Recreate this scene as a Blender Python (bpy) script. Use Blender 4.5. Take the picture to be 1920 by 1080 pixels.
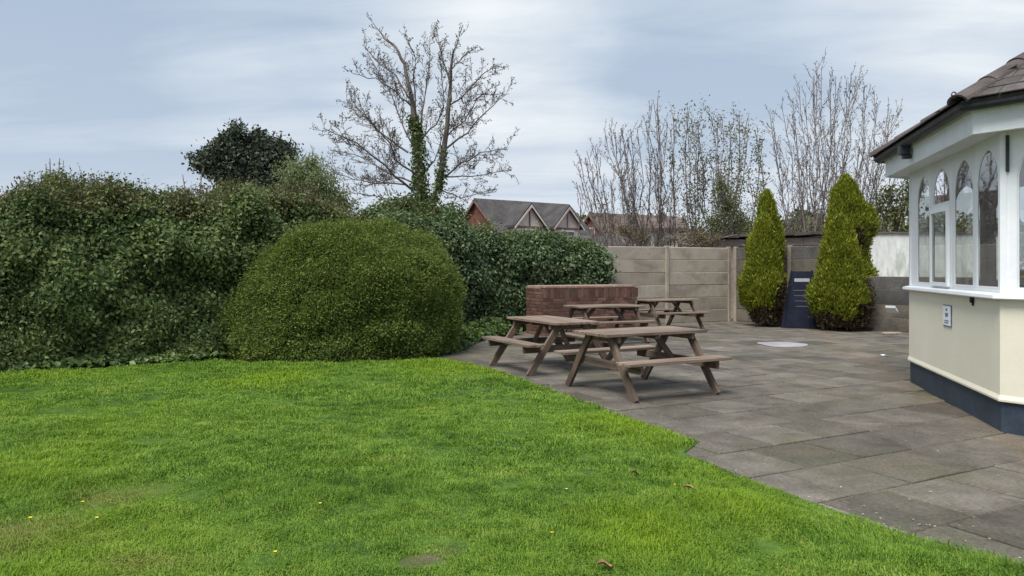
import bpy, bmesh, math, random
import numpy as np
from mathutils import Vector, Matrix
R = math.radians
random.seed(7); rng = np.random.default_rng(11)
for o in list(bpy.data.objects): bpy.data.objects.remove(o)
sc = bpy.context.scene
C = sc.collection

# ------------------------------------------------------------------ camera
EYE = 1.5; FPX = 1400.0; HOR = 502.0
cam_d = bpy.data.cameras.new('camera'); cam = bpy.data.objects.new('camera', cam_d); C.objects.link(cam)
cam.location = (0, 0, EYE); cam.rotation_euler = (R(90), 0, 0)
cam_d.sensor_width = 36; cam_d.lens = FPX/1920*36
cam_d.shift_y = -(540-HOR)/1920
cam_d.clip_start = .05; cam_d.clip_end = 3000
sc.camera = cam

# ------------------------------------------------------------------ sky, sun, exposure
SUN_EL, SUN_AZ = R(60), R(216)          # high, soft, from behind the camera on the left (azimuth clockwise from +Y)
w = bpy.data.worlds.new('World'); sc.world = w; w.use_nodes = True
nt = w.node_tree; nt.nodes.clear()
def nn(t, ty, **kw):
    n = t.nodes.new(ty)
    for k, v in kw.items(): setattr(n, k, v)
    return n
def math_n(t, op, a, b=None):
    n = nn(t, 'ShaderNodeMath', operation=op)
    for i, v in enumerate((a, b)):
        if v is None: continue
        if isinstance(v, (int, float)): n.inputs[i].default_value = v
        else: t.links.new(v, n.inputs[i])
    return n.outputs[0]
def ramp(t, fac, stops, interp='LINEAR'):
    n = nn(t, 'ShaderNodeValToRGB'); cr = n.color_ramp; cr.interpolation = interp
    while len(cr.elements) < len(stops): cr.elements.new(.5)
    for e, (p, c) in zip(cr.elements, stops):
        e.position = p; e.color = (*c, 1) if len(c) == 3 else c
    t.links.new(fac, n.inputs[0]); return n.outputs[0]
def mix(t, f, a, b, mode='MIX'):
    n = nn(t, 'ShaderNodeMix', data_type='RGBA', blend_type=mode)
    for s, v in ((n.inputs[0], f), (n.inputs[6], a), (n.inputs[7], b)):
        if isinstance(v, (int, float)): s.default_value = v
        elif isinstance(v, tuple): s.default_value = (*v, 1)
        else: t.links.new(v, s)
    return n.outputs[2]
sky = nn(nt, 'ShaderNodeTexSky', sky_type='NISHITA'); sky.sun_disc = False
sky.sun_elevation = SUN_EL; sky.sun_rotation = SUN_AZ; sky.air_density = 1.2; sky.dust_density = 2.5
tc = nn(nt, 'ShaderNodeTexCoord')
sep = nn(nt, 'ShaderNodeSeparateXYZ'); nt.links.new(tc.outputs['Generated'], sep.inputs[0])
zz = math_n(nt, 'ADD', math_n(nt, 'MAXIMUM', sep.outputs[2], 0.0), 0.16)
cx = math_n(nt, 'DIVIDE', sep.outputs[0], zz); cy = math_n(nt, 'DIVIDE', sep.outputs[1], zz)
comb = nn(nt, 'ShaderNodeCombineXYZ'); nt.links.new(cx, comb.inputs[0]); nt.links.new(cy, comb.inputs[1])
def cloud(rot, scale, nscale, detail, dist, seed, rough=.5):
    mp = nn(nt, 'ShaderNodeMapping'); nt.links.new(comb.outputs[0], mp.inputs[0])
    mp.inputs['Rotation'].default_value = (0, 0, rot); mp.inputs['Scale'].default_value = scale
    mp.inputs['Location'].default_value = (seed, seed*.7, 0)
    n = nn(nt, 'ShaderNodeTexNoise'); nt.links.new(mp.outputs[0], n.inputs[0])
    n.inputs['Scale'].default_value = nscale; n.inputs['Detail'].default_value = detail
    n.inputs['Distortion'].default_value = dist; n.inputs['Roughness'].default_value = rough
    return n.outputs[0]
streak = cloud(R(38), (0.34, 1.5, 1), 1.5, 6, .6, 3.1, .55)
broad = cloud(R(20), (1, 1, 1), .42, 3, .3, 8.4)
fine_c = cloud(R(30), (.6, 1.2, 1), 3.2, 5, .8, 1.7, .6)
fac = math_n(nt, 'ADD', math_n(nt, 'MULTIPLY', streak, .62), math_n(nt, 'MULTIPLY', broad, .36))
fac = math_n(nt, 'ADD', math_n(nt, 'SUBTRACT', fac, .13), math_n(nt, 'MULTIPLY', fine_c, .22))
# the thin bright and the heavier bluish parts of the cloud sheet, by direction
warp = nn(nt, 'ShaderNodeTexNoise'); nt.links.new(tc.outputs['Generated'], warp.inputs[0]); warp.inputs['Scale'].default_value = 4.0; warp.inputs['Detail'].default_value = 4
wsub = nn(nt, 'ShaderNodeVectorMath', operation='SUBTRACT'); nt.links.new(warp.outputs['Color'], wsub.inputs[0]); wsub.inputs[1].default_value = (.5, .5, .5)
wsc = nn(nt, 'ShaderNodeVectorMath', operation='SCALE'); nt.links.new(wsub.outputs[0], wsc.inputs[0]); wsc.inputs['Scale'].default_value = .22
wadd = nn(nt, 'ShaderNodeVectorMath', operation='ADD'); nt.links.new(tc.outputs['Generated'], wadd.inputs[0]); nt.links.new(wsc.outputs[0], wadd.inputs[1])
for (bx_, by_, br_, amt) in ((900, 40, .22, .16), (1010, 150, .17, .12), (980, 300, .16, .08), (1890, 70, .16, .13), (430, 140, .12, .05), (300, 80, .10, .04), (1290, 130, .22, -.17), (1480, 150, .18, -.10), (90, 210, .28, -.12), (150, 20, .24, -.10), (560, 120, .12, -.05), (1700, 260, .15, .06)):
    v_ = Vector(((bx_-960)/FPX, 1, (HOR-by_)/FPX)).normalized()
    ds = nn(nt, 'ShaderNodeVectorMath', operation='DISTANCE'); nt.links.new(wadd.outputs[0], ds.inputs[0]); ds.inputs[1].default_value = v_
    mr = nn(nt, 'ShaderNodeMapRange', interpolation_type='SMOOTHSTEP'); nt.links.new(ds.outputs['Value'], mr.inputs[0])
    mr.inputs[1].default_value = 0; mr.inputs[2].default_value = br_; mr.inputs[3].default_value = amt; mr.inputs[4].default_value = 0
    fac = math_n(nt, 'ADD', fac, mr.outputs[0])
ccol = ramp(nt, fac, [(.28, (3.15, 3.9, 4.95)), (.43, (3.95, 4.6, 5.45)), (.57, (4.95, 5.45, 6.0)), (.74, (6.5, 6.8, 7.05))])
cover = ramp(nt, fac, [(.28, (.93,)*3), (.5, (.99,)*3)])
scaled = mix(nt, 1.0, sky.outputs[0], (.62, .62, .62), 'MULTIPLY')
skycol = mix(nt, cover, scaled, ccol)
# low over the land the cloud sheet pales
hz = ramp(nt, sep.outputs[2], [(0.0, (1, 1, 1)), (.13, (.3,)*3), (.3, (0, 0, 0))])
skycol = mix(nt, math_n(nt, 'MULTIPLY', hz, .6), skycol, (5.6, 6.0, 6.45))
bg = nn(nt, 'ShaderNodeBackground'); bg.inputs[1].default_value = .0455
nt.links.new(skycol, bg.inputs[0])
wo = nn(nt, 'ShaderNodeOutputWorld'); nt.links.new(bg.outputs[0], wo.inputs[0])
sd = bpy.data.lights.new('sun', 'SUN'); sun = bpy.data.objects.new('sun', sd); C.objects.link(sun)
sd.energy = 1.5; sd.angle = R(30); sd.color = (1, .965, .91)
sun.rotation_euler = (R(90)-SUN_EL, 0, -SUN_AZ+R(180))
sun.location = (-10, -14, 30)
vs = sc.view_settings; vs.view_transform = 'Standard'; vs.look = 'None'; vs.gamma = 1; vs.exposure = 1.66
vs.use_curve_mapping = False
sc.render.engine = 'CYCLES'

# ------------------------------------------------------------------ helpers
def G(px, py, z=0.0):
    "the point at height z that the photograph shows at (px, py)"
    d = FPX*(EYE-z)/(py-HOR); return Vector(((px-960)/FPX*d, d, z))
def P(px, py, d):
    return Vector(((px-960)/FPX*d, d, EYE-(py-HOR)*d/FPX))
def tag(o, label=None, cat=None, group=None, kind=None):
    if label: o['label'] = label
    if cat: o['category'] = cat
    if group: o['group'] = group
    if kind: o['kind'] = kind
    return o
def link(o, parent=None):
    C.objects.link(o)
    if parent: o.parent = parent
    return o
def empty(name, loc, rz=0, parent=None):
    o = bpy.data.objects.new(name, None); o.location = loc; o.rotation_euler = (0, 0, rz); o.empty_display_size = .1
    return link(o, parent)
def thing(name, label, cat, loc=(0, 0, 0), rz=0, group=None):
    return tag(empty(name, loc, rz), label, cat, group)
def np_mesh(name, V, F, mat=None, attrs=None, smooth=False):
    "V (n,3); F list of (m,k) index arrays"
    me = bpy.data.meshes.new(name); V = np.asarray(V, np.float32)
    me.vertices.add(len(V)); me.vertices.foreach_set('co', V.ravel())
    F = [np.asarray(f, np.int32) for f in F if len(f)]
    idx = np.concatenate([f.ravel() for f in F]); tot = np.concatenate([np.full(len(f), f.shape[1], np.int32) for f in F])
    st = np.concatenate([[0], np.cumsum(tot)[:-1]]).astype(np.int32)
    me.loops.add(len(idx)); me.loops.foreach_set('vertex_index', idx)
    me.polygons.add(len(tot)); me.polygons.foreach_set('loop_start', st)
    if smooth: me.polygons.foreach_set('use_smooth', np.ones(len(tot), bool))
    for k, v in (attrs or {}).items():
        a = me.attributes.new(k, 'FLOAT', 'POINT'); a.data.foreach_set('value', np.asarray(v, np.float32))
    me.update(calc_edges=True)
    if mat: me.materials.append(mat)
    return me
def obj(name, me, parent=None, mat=None):
    if mat and not me.materials: me.materials.append(mat)
    return link(bpy.data.objects.new(name, me), parent)
def local(o, parent):
    return o
def rebase(V, base):
    return np.asarray(V, float)-np.asarray(base, float)

# lattice value noise
_tab = np.random.default_rng(5).random(4096).astype(np.float32)
def _h(i, j, k): return _tab[(i*73+j*179+k*283+((i*j) % 31)*17) & 4095]
def vnoise(Q, s=1.0, seed=0):
    Q = np.asarray(Q, float)*s+seed*17.31+100
    i = np.floor(Q).astype(np.int64); f = Q-i; f = f*f*(3-2*f)
    r = 0
    for a in (0, 1):
        for b in (0, 1):
            for c in (0, 1):
                wgt = (f[:, 0] if a else 1-f[:, 0])*(f[:, 1] if b else 1-f[:, 1])*(f[:, 2] if c else 1-f[:, 2])
                r = r+wgt*_h(i[:, 0]+a, i[:, 1]+b, i[:, 2]+c)
    return r*2-1
def unit(v): return v/np.maximum(np.linalg.norm(v, axis=1, keepdims=True), 1e-9)
def rdir(n): return unit(rng.normal(size=(n, 3)))

# ------------------------------------------------------------------ materials
def new_mat(name):
    m = bpy.data.materials.new(name); m.use_nodes = True; t = m.node_tree; t.nodes.clear()
    out = nn(t, 'ShaderNodeOutputMaterial'); b = nn(t, 'ShaderNodeBsdfPrincipled')
    t.links.new(b.outputs[0], out.inputs[0]); return m, t, b, out
def tex(t, vec, scale, detail=4, rough=.55, dist=0, ty='ShaderNodeTexNoise'):
    n = nn(t, ty); n.inputs['Scale'].default_value = scale
    if 'Detail' in n.inputs: n.inputs['Detail'].default_value = detail
    if 'Roughness' in n.inputs: n.inputs['Roughness'].default_value = rough
    if 'Distortion' in n.inputs: n.inputs['Distortion'].default_value = dist
    if vec is not None: t.links.new(vec, n.inputs['Vector'])
    return n.outputs[0]
def mapped(t, vec, scale=(1, 1, 1), rot=(0, 0, 0)):
    m = nn(t, 'ShaderNodeMapping'); t.links.new(vec, m.inputs[0])
    m.inputs['Scale'].default_value = scale; m.inputs['Rotation'].default_value = rot; return m.outputs[0]
def bump(t, b, h, strength, dist=.01):
    n = nn(t, 'ShaderNodeBump'); n.inputs['Strength'].default_value = strength; n.inputs['Distance'].default_value = dist
    t.links.new(h, n.inputs['Height']); t.links.new(n.outputs[0], b.inputs['Normal'])
def surf(name, c1, c2, scale=3, rough=.8, c3=None, fine=40, fine_amt=.25, bmp=.3, stretch=(1, 1, 1), world=False, objvar=.15, dist=.01, spec=.3, metallic=0):
    m, t, b, out = new_mat(name)
    if world: vec = nn(t, 'ShaderNodeNewGeometry').outputs['Position']
    else: vec = nn(t, 'ShaderNodeTexCoord').outputs['Object']
    oi = nn(t, 'ShaderNodeObjectInfo').outputs['Random']
    if not world:
        va = nn(t, 'ShaderNodeVectorMath', operation='ADD'); t.links.new(vec, va.inputs[0])
        cb = nn(t, 'ShaderNodeCombineXYZ'); mm = math_n(t, 'MULTIPLY', oi, 37.0)
        for i in range(3): t.links.new(mm, cb.inputs[i])
        t.links.new(cb.outputs[0], va.inputs[1]); vec = va.outputs[0]
    v = mapped(t, vec, stretch)
    n1 = tex(t, v, scale, 5, .6); n2 = tex(t, v, fine, 3, .6)
    stops = [(.36, c1), (.64, c2)] if c3 is None else [(.33, c1), (.54, c2), (.70, c3)]
    col = ramp(t, n1, stops)
    f = ramp(t, n2, [(.25, (1-fine_amt,)*3), (.75, (1+fine_amt*.6,)*3)])
    col = mix(t, 1.0, col, f, 'MULTIPLY')
    ov = ramp(t, oi, [(0, (1-objvar,)*3), (1, (1+objvar,)*3)])
    col = mix(t, 1.0, col, ov, 'MULTIPLY')
    t.links.new(col, b.inputs['Base Color']); b.inputs['Roughness'].default_value = rough
    b.inputs['Specular IOR Level'].default_value = spec; b.inputs['Metallic'].default_value = metallic
    if bmp: bump(t, b, math_n(t, 'ADD', n1, math_n(t, 'MULTIPLY', n2, .5)), bmp, dist)
    return m
def leafmat(name, stops, rough=.45, trans=.25, spec=.4, nscale=1.2, namt=.35):
    "leaf colour from a per-leaf random value, shifted over patches of the plant"
    m, t, b, out = new_mat(name)
    a = nn(t, 'ShaderNodeAttribute', attribute_name='rnd').outputs['Fac']
    pos = nn(t, 'ShaderNodeNewGeometry').outputs['Position']
    n = tex(t, pos, nscale, 3)
    f = math_n(t, 'ADD', a, math_n(t, 'MULTIPLY', math_n(t, 'SUBTRACT', n, .5), namt*2))
    col = ramp(t, f, stops)
    t.links.new(col, b.inputs['Base Color']); b.inputs['Roughness'].default_value = rough
    b.inputs['Specular IOR Level'].default_value = spec
    tr = nn(t, 'ShaderNodeBsdfTranslucent'); t.links.new(mix(t, 1.0, col, (1.1, 1.2, .6), 'MULTIPLY'), tr.inputs[0])
    ms = nn(t, 'ShaderNodeMixShader'); ms.inputs[0].default_value = trans
    t.links.new(b.outputs[0], ms.inputs[1]); t.links.new(tr.outputs[0], ms.inputs[2]); t.links.new(ms.outputs[0], out.inputs[0])
    return m
M = {}
M['soil'] = surf('soil', (.045, .032, .02), (.10, .075, .048), 1.5, .95, c3=(.07, .085, .03), fine=25, fine_amt=.5, bmp=.8, world=True, dist=.03)
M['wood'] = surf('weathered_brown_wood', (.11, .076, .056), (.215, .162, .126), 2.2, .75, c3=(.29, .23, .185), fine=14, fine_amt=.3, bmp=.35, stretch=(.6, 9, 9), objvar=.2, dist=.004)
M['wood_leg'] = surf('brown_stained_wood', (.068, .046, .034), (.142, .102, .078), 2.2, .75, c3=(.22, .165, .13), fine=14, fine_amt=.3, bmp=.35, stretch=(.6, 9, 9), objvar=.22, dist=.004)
M['brick'] = surf('red_brick', (.088, .05, .041), (.155, .08, .06), 5, .9, c3=(.125, .076, .064), fine=60, fine_amt=.35, bmp=.4, objvar=.38)
M['mortar'] = surf('mortar', (.20, .165, .14), (.28, .24, .2), 4, .95, fine=80, world=True)
M['coping'] = surf('pale_pink_brick', (.30, .19, .155), (.40, .28, .23), 5, .9, fine=60, fine_amt=.3, objvar=.15)
M['concrete'] = surf('fence_concrete', (.235, .20, .16), (.37, .325, .268), 1.3, .92, c3=(.31, .28, .24), fine=30, fine_amt=.22, bmp=.35, stretch=(1, 1, 1.6), objvar=.14)
M['concrete_post'] = surf('post_concrete', (.26, .22, .175), (.40, .345, .28), 2.5, .92, fine=40, fine_amt=.2, bmp=.3, objvar=.1)
M['concrete_dark'] = surf('dark_pebble_concrete', (.075, .072, .07), (.13, .122, .115), 2.0, .9, fine=45, fine_amt=.6, bmp=.6, objvar=.2)
M['concrete_mid'] = surf('damp_concrete', (.10, .09, .075), (.17, .15, .122), 2.0, .9, c3=(.13, .13, .09), fine=40, fine_amt=.45, bmp=.5, objvar=.15)
M['white_wall'] = surf('stained_white_sheet', (.62, .64, .62), (.74, .75, .73), 1.2, .7, c3=(.45, .49, .43), fine=6, fine_amt=.2, bmp=.1, stretch=(2.2, 2.2, .7))
M['cream'] = surf('cream_render', (.76, .725, .58), (.83, .79, .65), .9, .85, fine=55, fine_amt=.05, bmp=.25, world=True, dist=.004)
M['plinth'] = surf('slate_blue_paint', (.026, .038, .056), (.042, .058, .08), 2.2, .6, fine=30, fine_amt=.2, bmp=.25, world=True)
M['upvc'] = surf('white_frame', (.74, .77, .80), (.80, .82, .84), 2, .4, fine=20, fine_amt=.04, bmp=.05, world=True, spec=.45)
M['fascia'] = surf('white_board', (.66, .70, .72), (.76, .79, .80), 1.6, .5, fine=15, fine_amt=.07, bmp=.08, world=True)
M['gutter'] = surf('black_gutter', (.02, .024, .03), (.045, .05, .058), 4, .5, fine=30, fine_amt=.3, bmp=.2, world=True)
M['tile'] = surf('brown_grey_tile', (.06, .052, .052), (.11, .096, .094), 3, .85, c3=(.09, .088, .07), fine=50, fine_amt=.3, bmp=.4, objvar=.28)
M['hip_tile'] = surf('hip_tile', (.062, .05, .05), (.10, .084, .08), 3, .85, fine=50, fine_amt=.3, bmp=.4, objvar=.2)
M['iron'] = surf('dark_iron', (.02, .02, .022), (.05, .045, .04), 10, .6, world=True)
M['room'] = surf('room_wall', (.46, .43, .38), (.54, .51, .45), 1.2, .8, world=True)
M['room_floor'] = surf('room_floor', (.06, .035, .025), (.09, .055, .04), 2, .6, world=True)
M['navy'] = surf('navy_plastic', (.004, .006, .015), (.008, .011, .024), 3, .7, spec=.12, fine=20, fine_amt=.3, bmp=.1)
M['pale_plastic'] = surf('pale_plastic', (.17, .185, .21), (.24, .25, .28), 5, .5)
M['black_sheet'] = surf('black_sheet', (.012, .013, .016), (.03, .03, .033), 6, .5, bmp=.6)
M['paper'] = surf('white_plate', (.72, .74, .78), (.78, .80, .83), 5, .45)
M['ink'] = surf('grey_ink', (.10, .13, .2), (.16, .2, .28), 20, .5)
M['bark'] = surf('grey_bark', (.085, .07, .06), (.16, .135, .118), 3, .9, fine=20, fine_amt=.3, bmp=.5, world=True)
M['twig'] = surf('mauve_twig', (.16, .13, .12), (.25, .21, .195), 2, .9, fine=10, bmp=0, world=True)
M['twig_tree'] = surf('grey_brown_twig', (.10, .085, .076), (.165, .14, .125), 2, .9, fine=10, bmp=0, world=True)
M['twig_dark'] = surf('dark_twig', (.05, .04, .03), (.10, .08, .06), 2, .9, fine=10, bmp=0, world=True)
M['house_brick'] = surf('house_brick', (.15, .06, .045), (.24, .10, .075), 1.5, .9, fine=6, fine_amt=.3, bmp=.2, world=True)
M['slate'] = surf('grey_roof', (.056, .052, .053), (.094, .087, .087), 1.0, .85, fine=5, fine_amt=.3, bmp=.3, world=True)
M['house_tile'] = surf('brown_roof', (.105, .082, .073), (.155, .12, .107), 1.0, .85, fine=5, fine_amt=.3, bmp=.3, world=True)
M['render'] = surf('pale_render', (.55, .46, .43), (.65, .56, .52), 1, .85, world=True)
M['timber'] = surf('timber', (.17, .10, .09), (.24, .15, .13), 2, .8, world=True)
M['white_trim'] = surf('white_trim', (.68, .68, .68), (.74, .74, .74), 2, .6, world=True)
M['felt'] = surf('roof_felt', (.05, .045, .045), (.10, .088, .08), 2, .95, world=True)
M['shed_board'] = surf('pinkish_board', (.27, .215, .19), (.38, .32, .285), 2, .85, world=True, stretch=(1, 1, 4))
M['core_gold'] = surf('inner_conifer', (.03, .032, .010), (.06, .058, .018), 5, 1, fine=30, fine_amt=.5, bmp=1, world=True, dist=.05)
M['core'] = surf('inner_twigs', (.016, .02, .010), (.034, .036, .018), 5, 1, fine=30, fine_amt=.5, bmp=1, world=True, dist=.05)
M['far_glass'], t, b, _ = new_mat('far_glass'); b.inputs['Base Color'].default_value = (.06, .07, .08, 1); b.inputs['Roughness'].default_value = .1
M['glass'], t, b, out = new_mat('glass')
gl = nn(t, 'ShaderNodeBsdfGlossy'); gl.inputs['Roughness'].default_value = .015; gl.inputs[0].default_value = (1, 1, 1, 1)
trn = nn(t, 'ShaderNodeBsdfTransparent'); trn.inputs[0].default_value = (.82, .86, .85, 1)
fr = nn(t, 'ShaderNodeFresnel'); fr.inputs[0].default_value = 2.5
ms = nn(t, 'ShaderNodeMixShader'); t.links.new(fr.outputs[0], ms.inputs[0]); t.links.new(trn.outputs[0], ms.inputs[1]); t.links.new(gl.outputs[0], ms.inputs[2])
t.links.new(ms.outputs[0], out.inputs[0])

M['leaf_hedge'] = leafmat('hedge_leaf', [(0, (.048, .078, .029)), (.4, (.086, .13, .043)), (.72, (.125, .178, .058)), (.92, (.155, .19, .066)), (1, (.20, .205, .085))], .58, .22, .2, nscale=1.6, namt=.5)
M['leaf_top'] = leafmat('young_hedge_leaf', [(0, (.075, .065, .035)), (.5, (.11, .105, .045)), (1, (.18, .17, .07))], .5, .3)
M['leaf_laurel'] = leafmat('laurel_leaf', [(0, (.034, .064, .027)), (.5, (.07, .118, .048)), (.8, (.125, .185, .08)), (1, (.23, .28, .14))], .45, .18, .3, nscale=1.6, namt=.45)
M['leaf_bush'] = leafmat('bush_leaf', [(0, (.088, .130, .028)), (.45, (.132, .188, .042)), (.8, (.18, .235, .058)), (1, (.23, .25, .08))], .6, .3, .15, nscale=1.3, namt=.5)
M['leaf_ivy'] = leafmat('ivy_leaf', [(0, (.026, .055, .014)), (.6, (.06, .105, .026)), (1, (.15, .2, .05))], .45, .2, .3)
M['leaf_conifer'] = leafmat('golden_conifer', [(0, (.095, .12, .016)), (.4, (.18, .21, .022)), (.75, (.265, .29, .03)), (1, (.34, .345, .05))], .6, .32, .25, nscale=1.6, namt=.3)
M['leaf_brown'] = leafmat('dead_conifer', [(0, (.035, .025, .016)), (.6, (.075, .055, .035)), (1, (.12, .085, .05))], .7, .15, .2)
M['leaf_oak'] = leafmat('evergreen_oak_leaf', [(0, (.03, .042, .03)), (.5, (.058, .075, .052)), (1, (.11, .13, .09))], .5, .15, .4)
M['leaf_pale'] = leafmat('pale_spring_leaf', [(0, (.10, .13, .06)), (.5, (.18, .21, .11)), (1, (.28, .31, .18))], .6, .35, .3)
M['leaf_olive'] = leafmat('olive_spring_leaf', [(0, (.075, .085, .04)), (.5, (.125, .135, .065)), (1, (.2, .2, .11))], .6, .3, .3)
M['leaf_bud'] = leafmat('bud', [(0, (.08, .068, .05)), (1, (.15, .125, .09))], .7, .2, .2)
M['leaf_red'] = leafmat('reddish_leaf', [(0, (.09, .06, .04)), (.6, (.16, .11, .075)), (1, (.15, .16, .08))], .6, .2, .3)
M['leaf_far'] = leafmat('far_leaf', [(0, (.055, .08, .03)), (.5, (.10, .125, .05)), (1, (.17, .18, .085))], .7, .2, .2, nscale=.12, namt=.5)
M['petal_yellow'] = surf('yellow_petal', (.75, .55, .02), (.85, .68, .05), 20, .6)
M['petal_pale'] = surf('pale_speck', (.34, .31, .26), (.5, .47, .42), 30, .7)
M['dry_leaf'] = surf('dry_leaf', (.20, .12, .06), (.34, .22, .12), 12, .8)

# patches of dry or bare turf (shape of their own in the photograph)
DRY = [(-2.75, 4.1, .6, .35), (-2.5, 4.75, .25, .2), (-1.9, 3.72, .3, .15)]
def dry_at(X, Y):
    r = np.zeros(len(X))
    wob = vnoise(np.stack([X, Y, X*0], 1), 3.0, 3)*.5+vnoise(np.stack([X, Y, X*0], 1), 11.0, 5)*.3
    for (a, b_, rx, ry) in DRY:
        q = np.sqrt(((X-a)/rx)**2+((Y-b_)/ry)**2)+wob
        r = np.maximum(r, np.clip(1.35-q, 0, 1)*.62)
    return r
BARE = [(-.43, 3.72, .13, .10)]
def bare_at(X, Y):
    r = np.zeros(len(X)); wob = vnoise(np.stack([X, Y, X*0], 1), 9.0, 4)*.35
    for (a, b_, rx, ry) in BARE:
        r = np.maximum(r, (np.sqrt(((X-a)/rx)**2+((Y-b_)/ry)**2)+wob < 1).astype(float))
    return r
# grass: blade colour
def grassmat(name, surface):
    m, t, b, out = new_mat(name)
    a = nn(t, 'ShaderNodeAttribute', attribute_name='rnd').outputs['Fac']
    dry = nn(t, 'ShaderNodeAttribute', attribute_name='dry').outputs['Fac']
    lush = nn(t, 'ShaderNodeAttribute', attribute_name='lush').outputs['Fac']
    pos = nn(t, 'ShaderNodeNewGeometry').outputs['Position']
    n = tex(t, pos, .9, 4, .6); n2 = tex(t, pos, 6.0, 4, .65)
    f = math_n(t, 'ADD', math_n(t, 'ADD', math_n(t, 'MULTIPLY', a, .55), math_n(t, 'MULTIPLY', math_n(t, 'SUBTRACT', n, .5), 1.1)), math_n(t, 'MULTIPLY', math_n(t, 'SUBTRACT', n2, .5), 1.35))
    f = math_n(t, 'ADD', f, .2)
    col = ramp(t, f, [(0, (.054, .118, .012)), (.25, (.10, .202, .018)), (.55, (.16, .285, .027)), (.82, (.235, .355, .046)), (1, (.33, .39, .10))])
    col = mix(t, lush, col, (.22, .345, .012))
    col = mix(t, dry, col, (.27, .25, .075))
    if surface:
        bare = nn(t, 'ShaderNodeAttribute', attribute_name='bare').outputs['Fac']
        col = mix(t, 1.0, col, (.62, .62, .6), 'MULTIPLY')
        col = mix(t, bare, col, (.12, .085, .055))
        bump(t, b, tex(t, pos, 60, 3), .8, .02)
    t.links.new(col, b.inputs['Base Color']); b.inputs['Roughness'].default_value = .55; b.inputs['Specular IOR Level'].default_value = .25
    if not surface:
        tr = nn(t, 'ShaderNodeBsdfTranslucent'); t.links.new(col, tr.inputs[0])
        ms = nn(t, 'ShaderNodeMixShader'); ms.inputs[0].default_value = .3
        t.links.new(b.outputs[0], ms.inputs[1]); t.links.new(tr.outputs[0], ms.inputs[2]); t.links.new(ms.outputs[0], out.inputs[0])
    return m
M['grass'] = grassmat('grass_blade', False); M['turf'] = grassmat('turf', True)
# paving
m, t, b, out = new_mat('paving'); M['slab'] = m
pos = nn(t, 'ShaderNodeNewGeometry').outputs['Position']; oi = nn(t, 'ShaderNodeObjectInfo').outputs['Random']
big = tex(t, pos, .55, 4, .6, .4); mid = tex(t, pos, 2.6, 5, .65, .3); fine = tex(t, pos, 38, 4, .7); grit = tex(t, pos, 130, 2, .7)
col = ramp(t, mid, [(.3, (.078, .068, .058)), (.5, (.122, .11, .095)), (.7, (.175, .16, .138))])
col = mix(t, math_n(t, 'MULTIPLY', ramp(t, big, [(.5, (0,)*3), (.68, (1,)*3)]), .45), col, (.105, .105, .055))
col = mix(t, math_n(t, 'MULTIPLY', ramp(t, tex(t, pos, 1.3, 4, .6, .5), [(.58, (0,)*3), (.72, (1,)*3)]), .35), col, (.20, .14, .095))
nrm_ = nn(t, 'ShaderNodeVectorMath', operation='DOT_PRODUCT'); t.links.new(pos, nrm_.inputs[0]); nrm_.inputs[1].default_value = (-.968, .248, 0)
dist_ = math_n(t, 'SUBTRACT', nrm_.outputs['Value'], -.968*4.47+.248*6.82)
wl_ = math_n(t, 'ADD', dist_, math_n(t, 'MULTIPLY', math_n(t, 'SUBTRACT', tex(t, pos, 2.2, 4, .6), .5), .8))
col = mix(t, math_n(t, 'MULTIPLY', ramp(t, math_n(t, 'ADD', wl_, .5), [(.3, (0,)*3), (.45, (1,)*3), (.6, (1,)*3), (.85, (0,)*3)]), .3), col, (.19, .135, .085))
col = mix(t, math_n(t, 'MULTIPLY', ramp(t, tex(t, pos, 1.0, 5, .65, .8), [(.60, (0,)*3), (.66, (1,)*3)]), .55), col, (.06, .052, .042))
col = mix(t, 1.0, col, ramp(t, fine, [(.25, (.55,)*3), (.75, (1.4,)*3)]), 'MULTIPLY')
col = mix(t, ramp(t, tex(t, pos, 11, 6, .75), [(.6, (0,)*3), (.68, (.5,)*3)]), col, (.19, .19, .10))
col = mix(t, ramp(t, grit, [(.66, (0,)*3), (.74, (.55,)*3)]), col, (.30, .27, .235))
col = mix(t, 1.0, col, ramp(t, oi, [(0, (.66, .65, .635)), (.35, (.86, .85, .83)), (.8, (1.05, 1.035, 1.01)), (.97, (1.14, 1.13, 1.11)), (1, (1.35, 1.35, 1.35))]), 'MULTIPLY')
t.links.new(col, b.inputs['Base Color']); b.inputs['Roughness'].default_value = .82; b.inputs['Specular IOR Level'].default_value = .3
bump(t, b, math_n(t, 'ADD', fine, math_n(t, 'MULTIPLY', grit, .6)), .5, .006)
M['joint'] = surf('mossy_joint', (.05, .042, .03), (.13, .115, .07), 2.5, .95, c3=(.20, .21, .05), fine=30, fine_amt=.5, bmp=.6, world=True)

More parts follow.
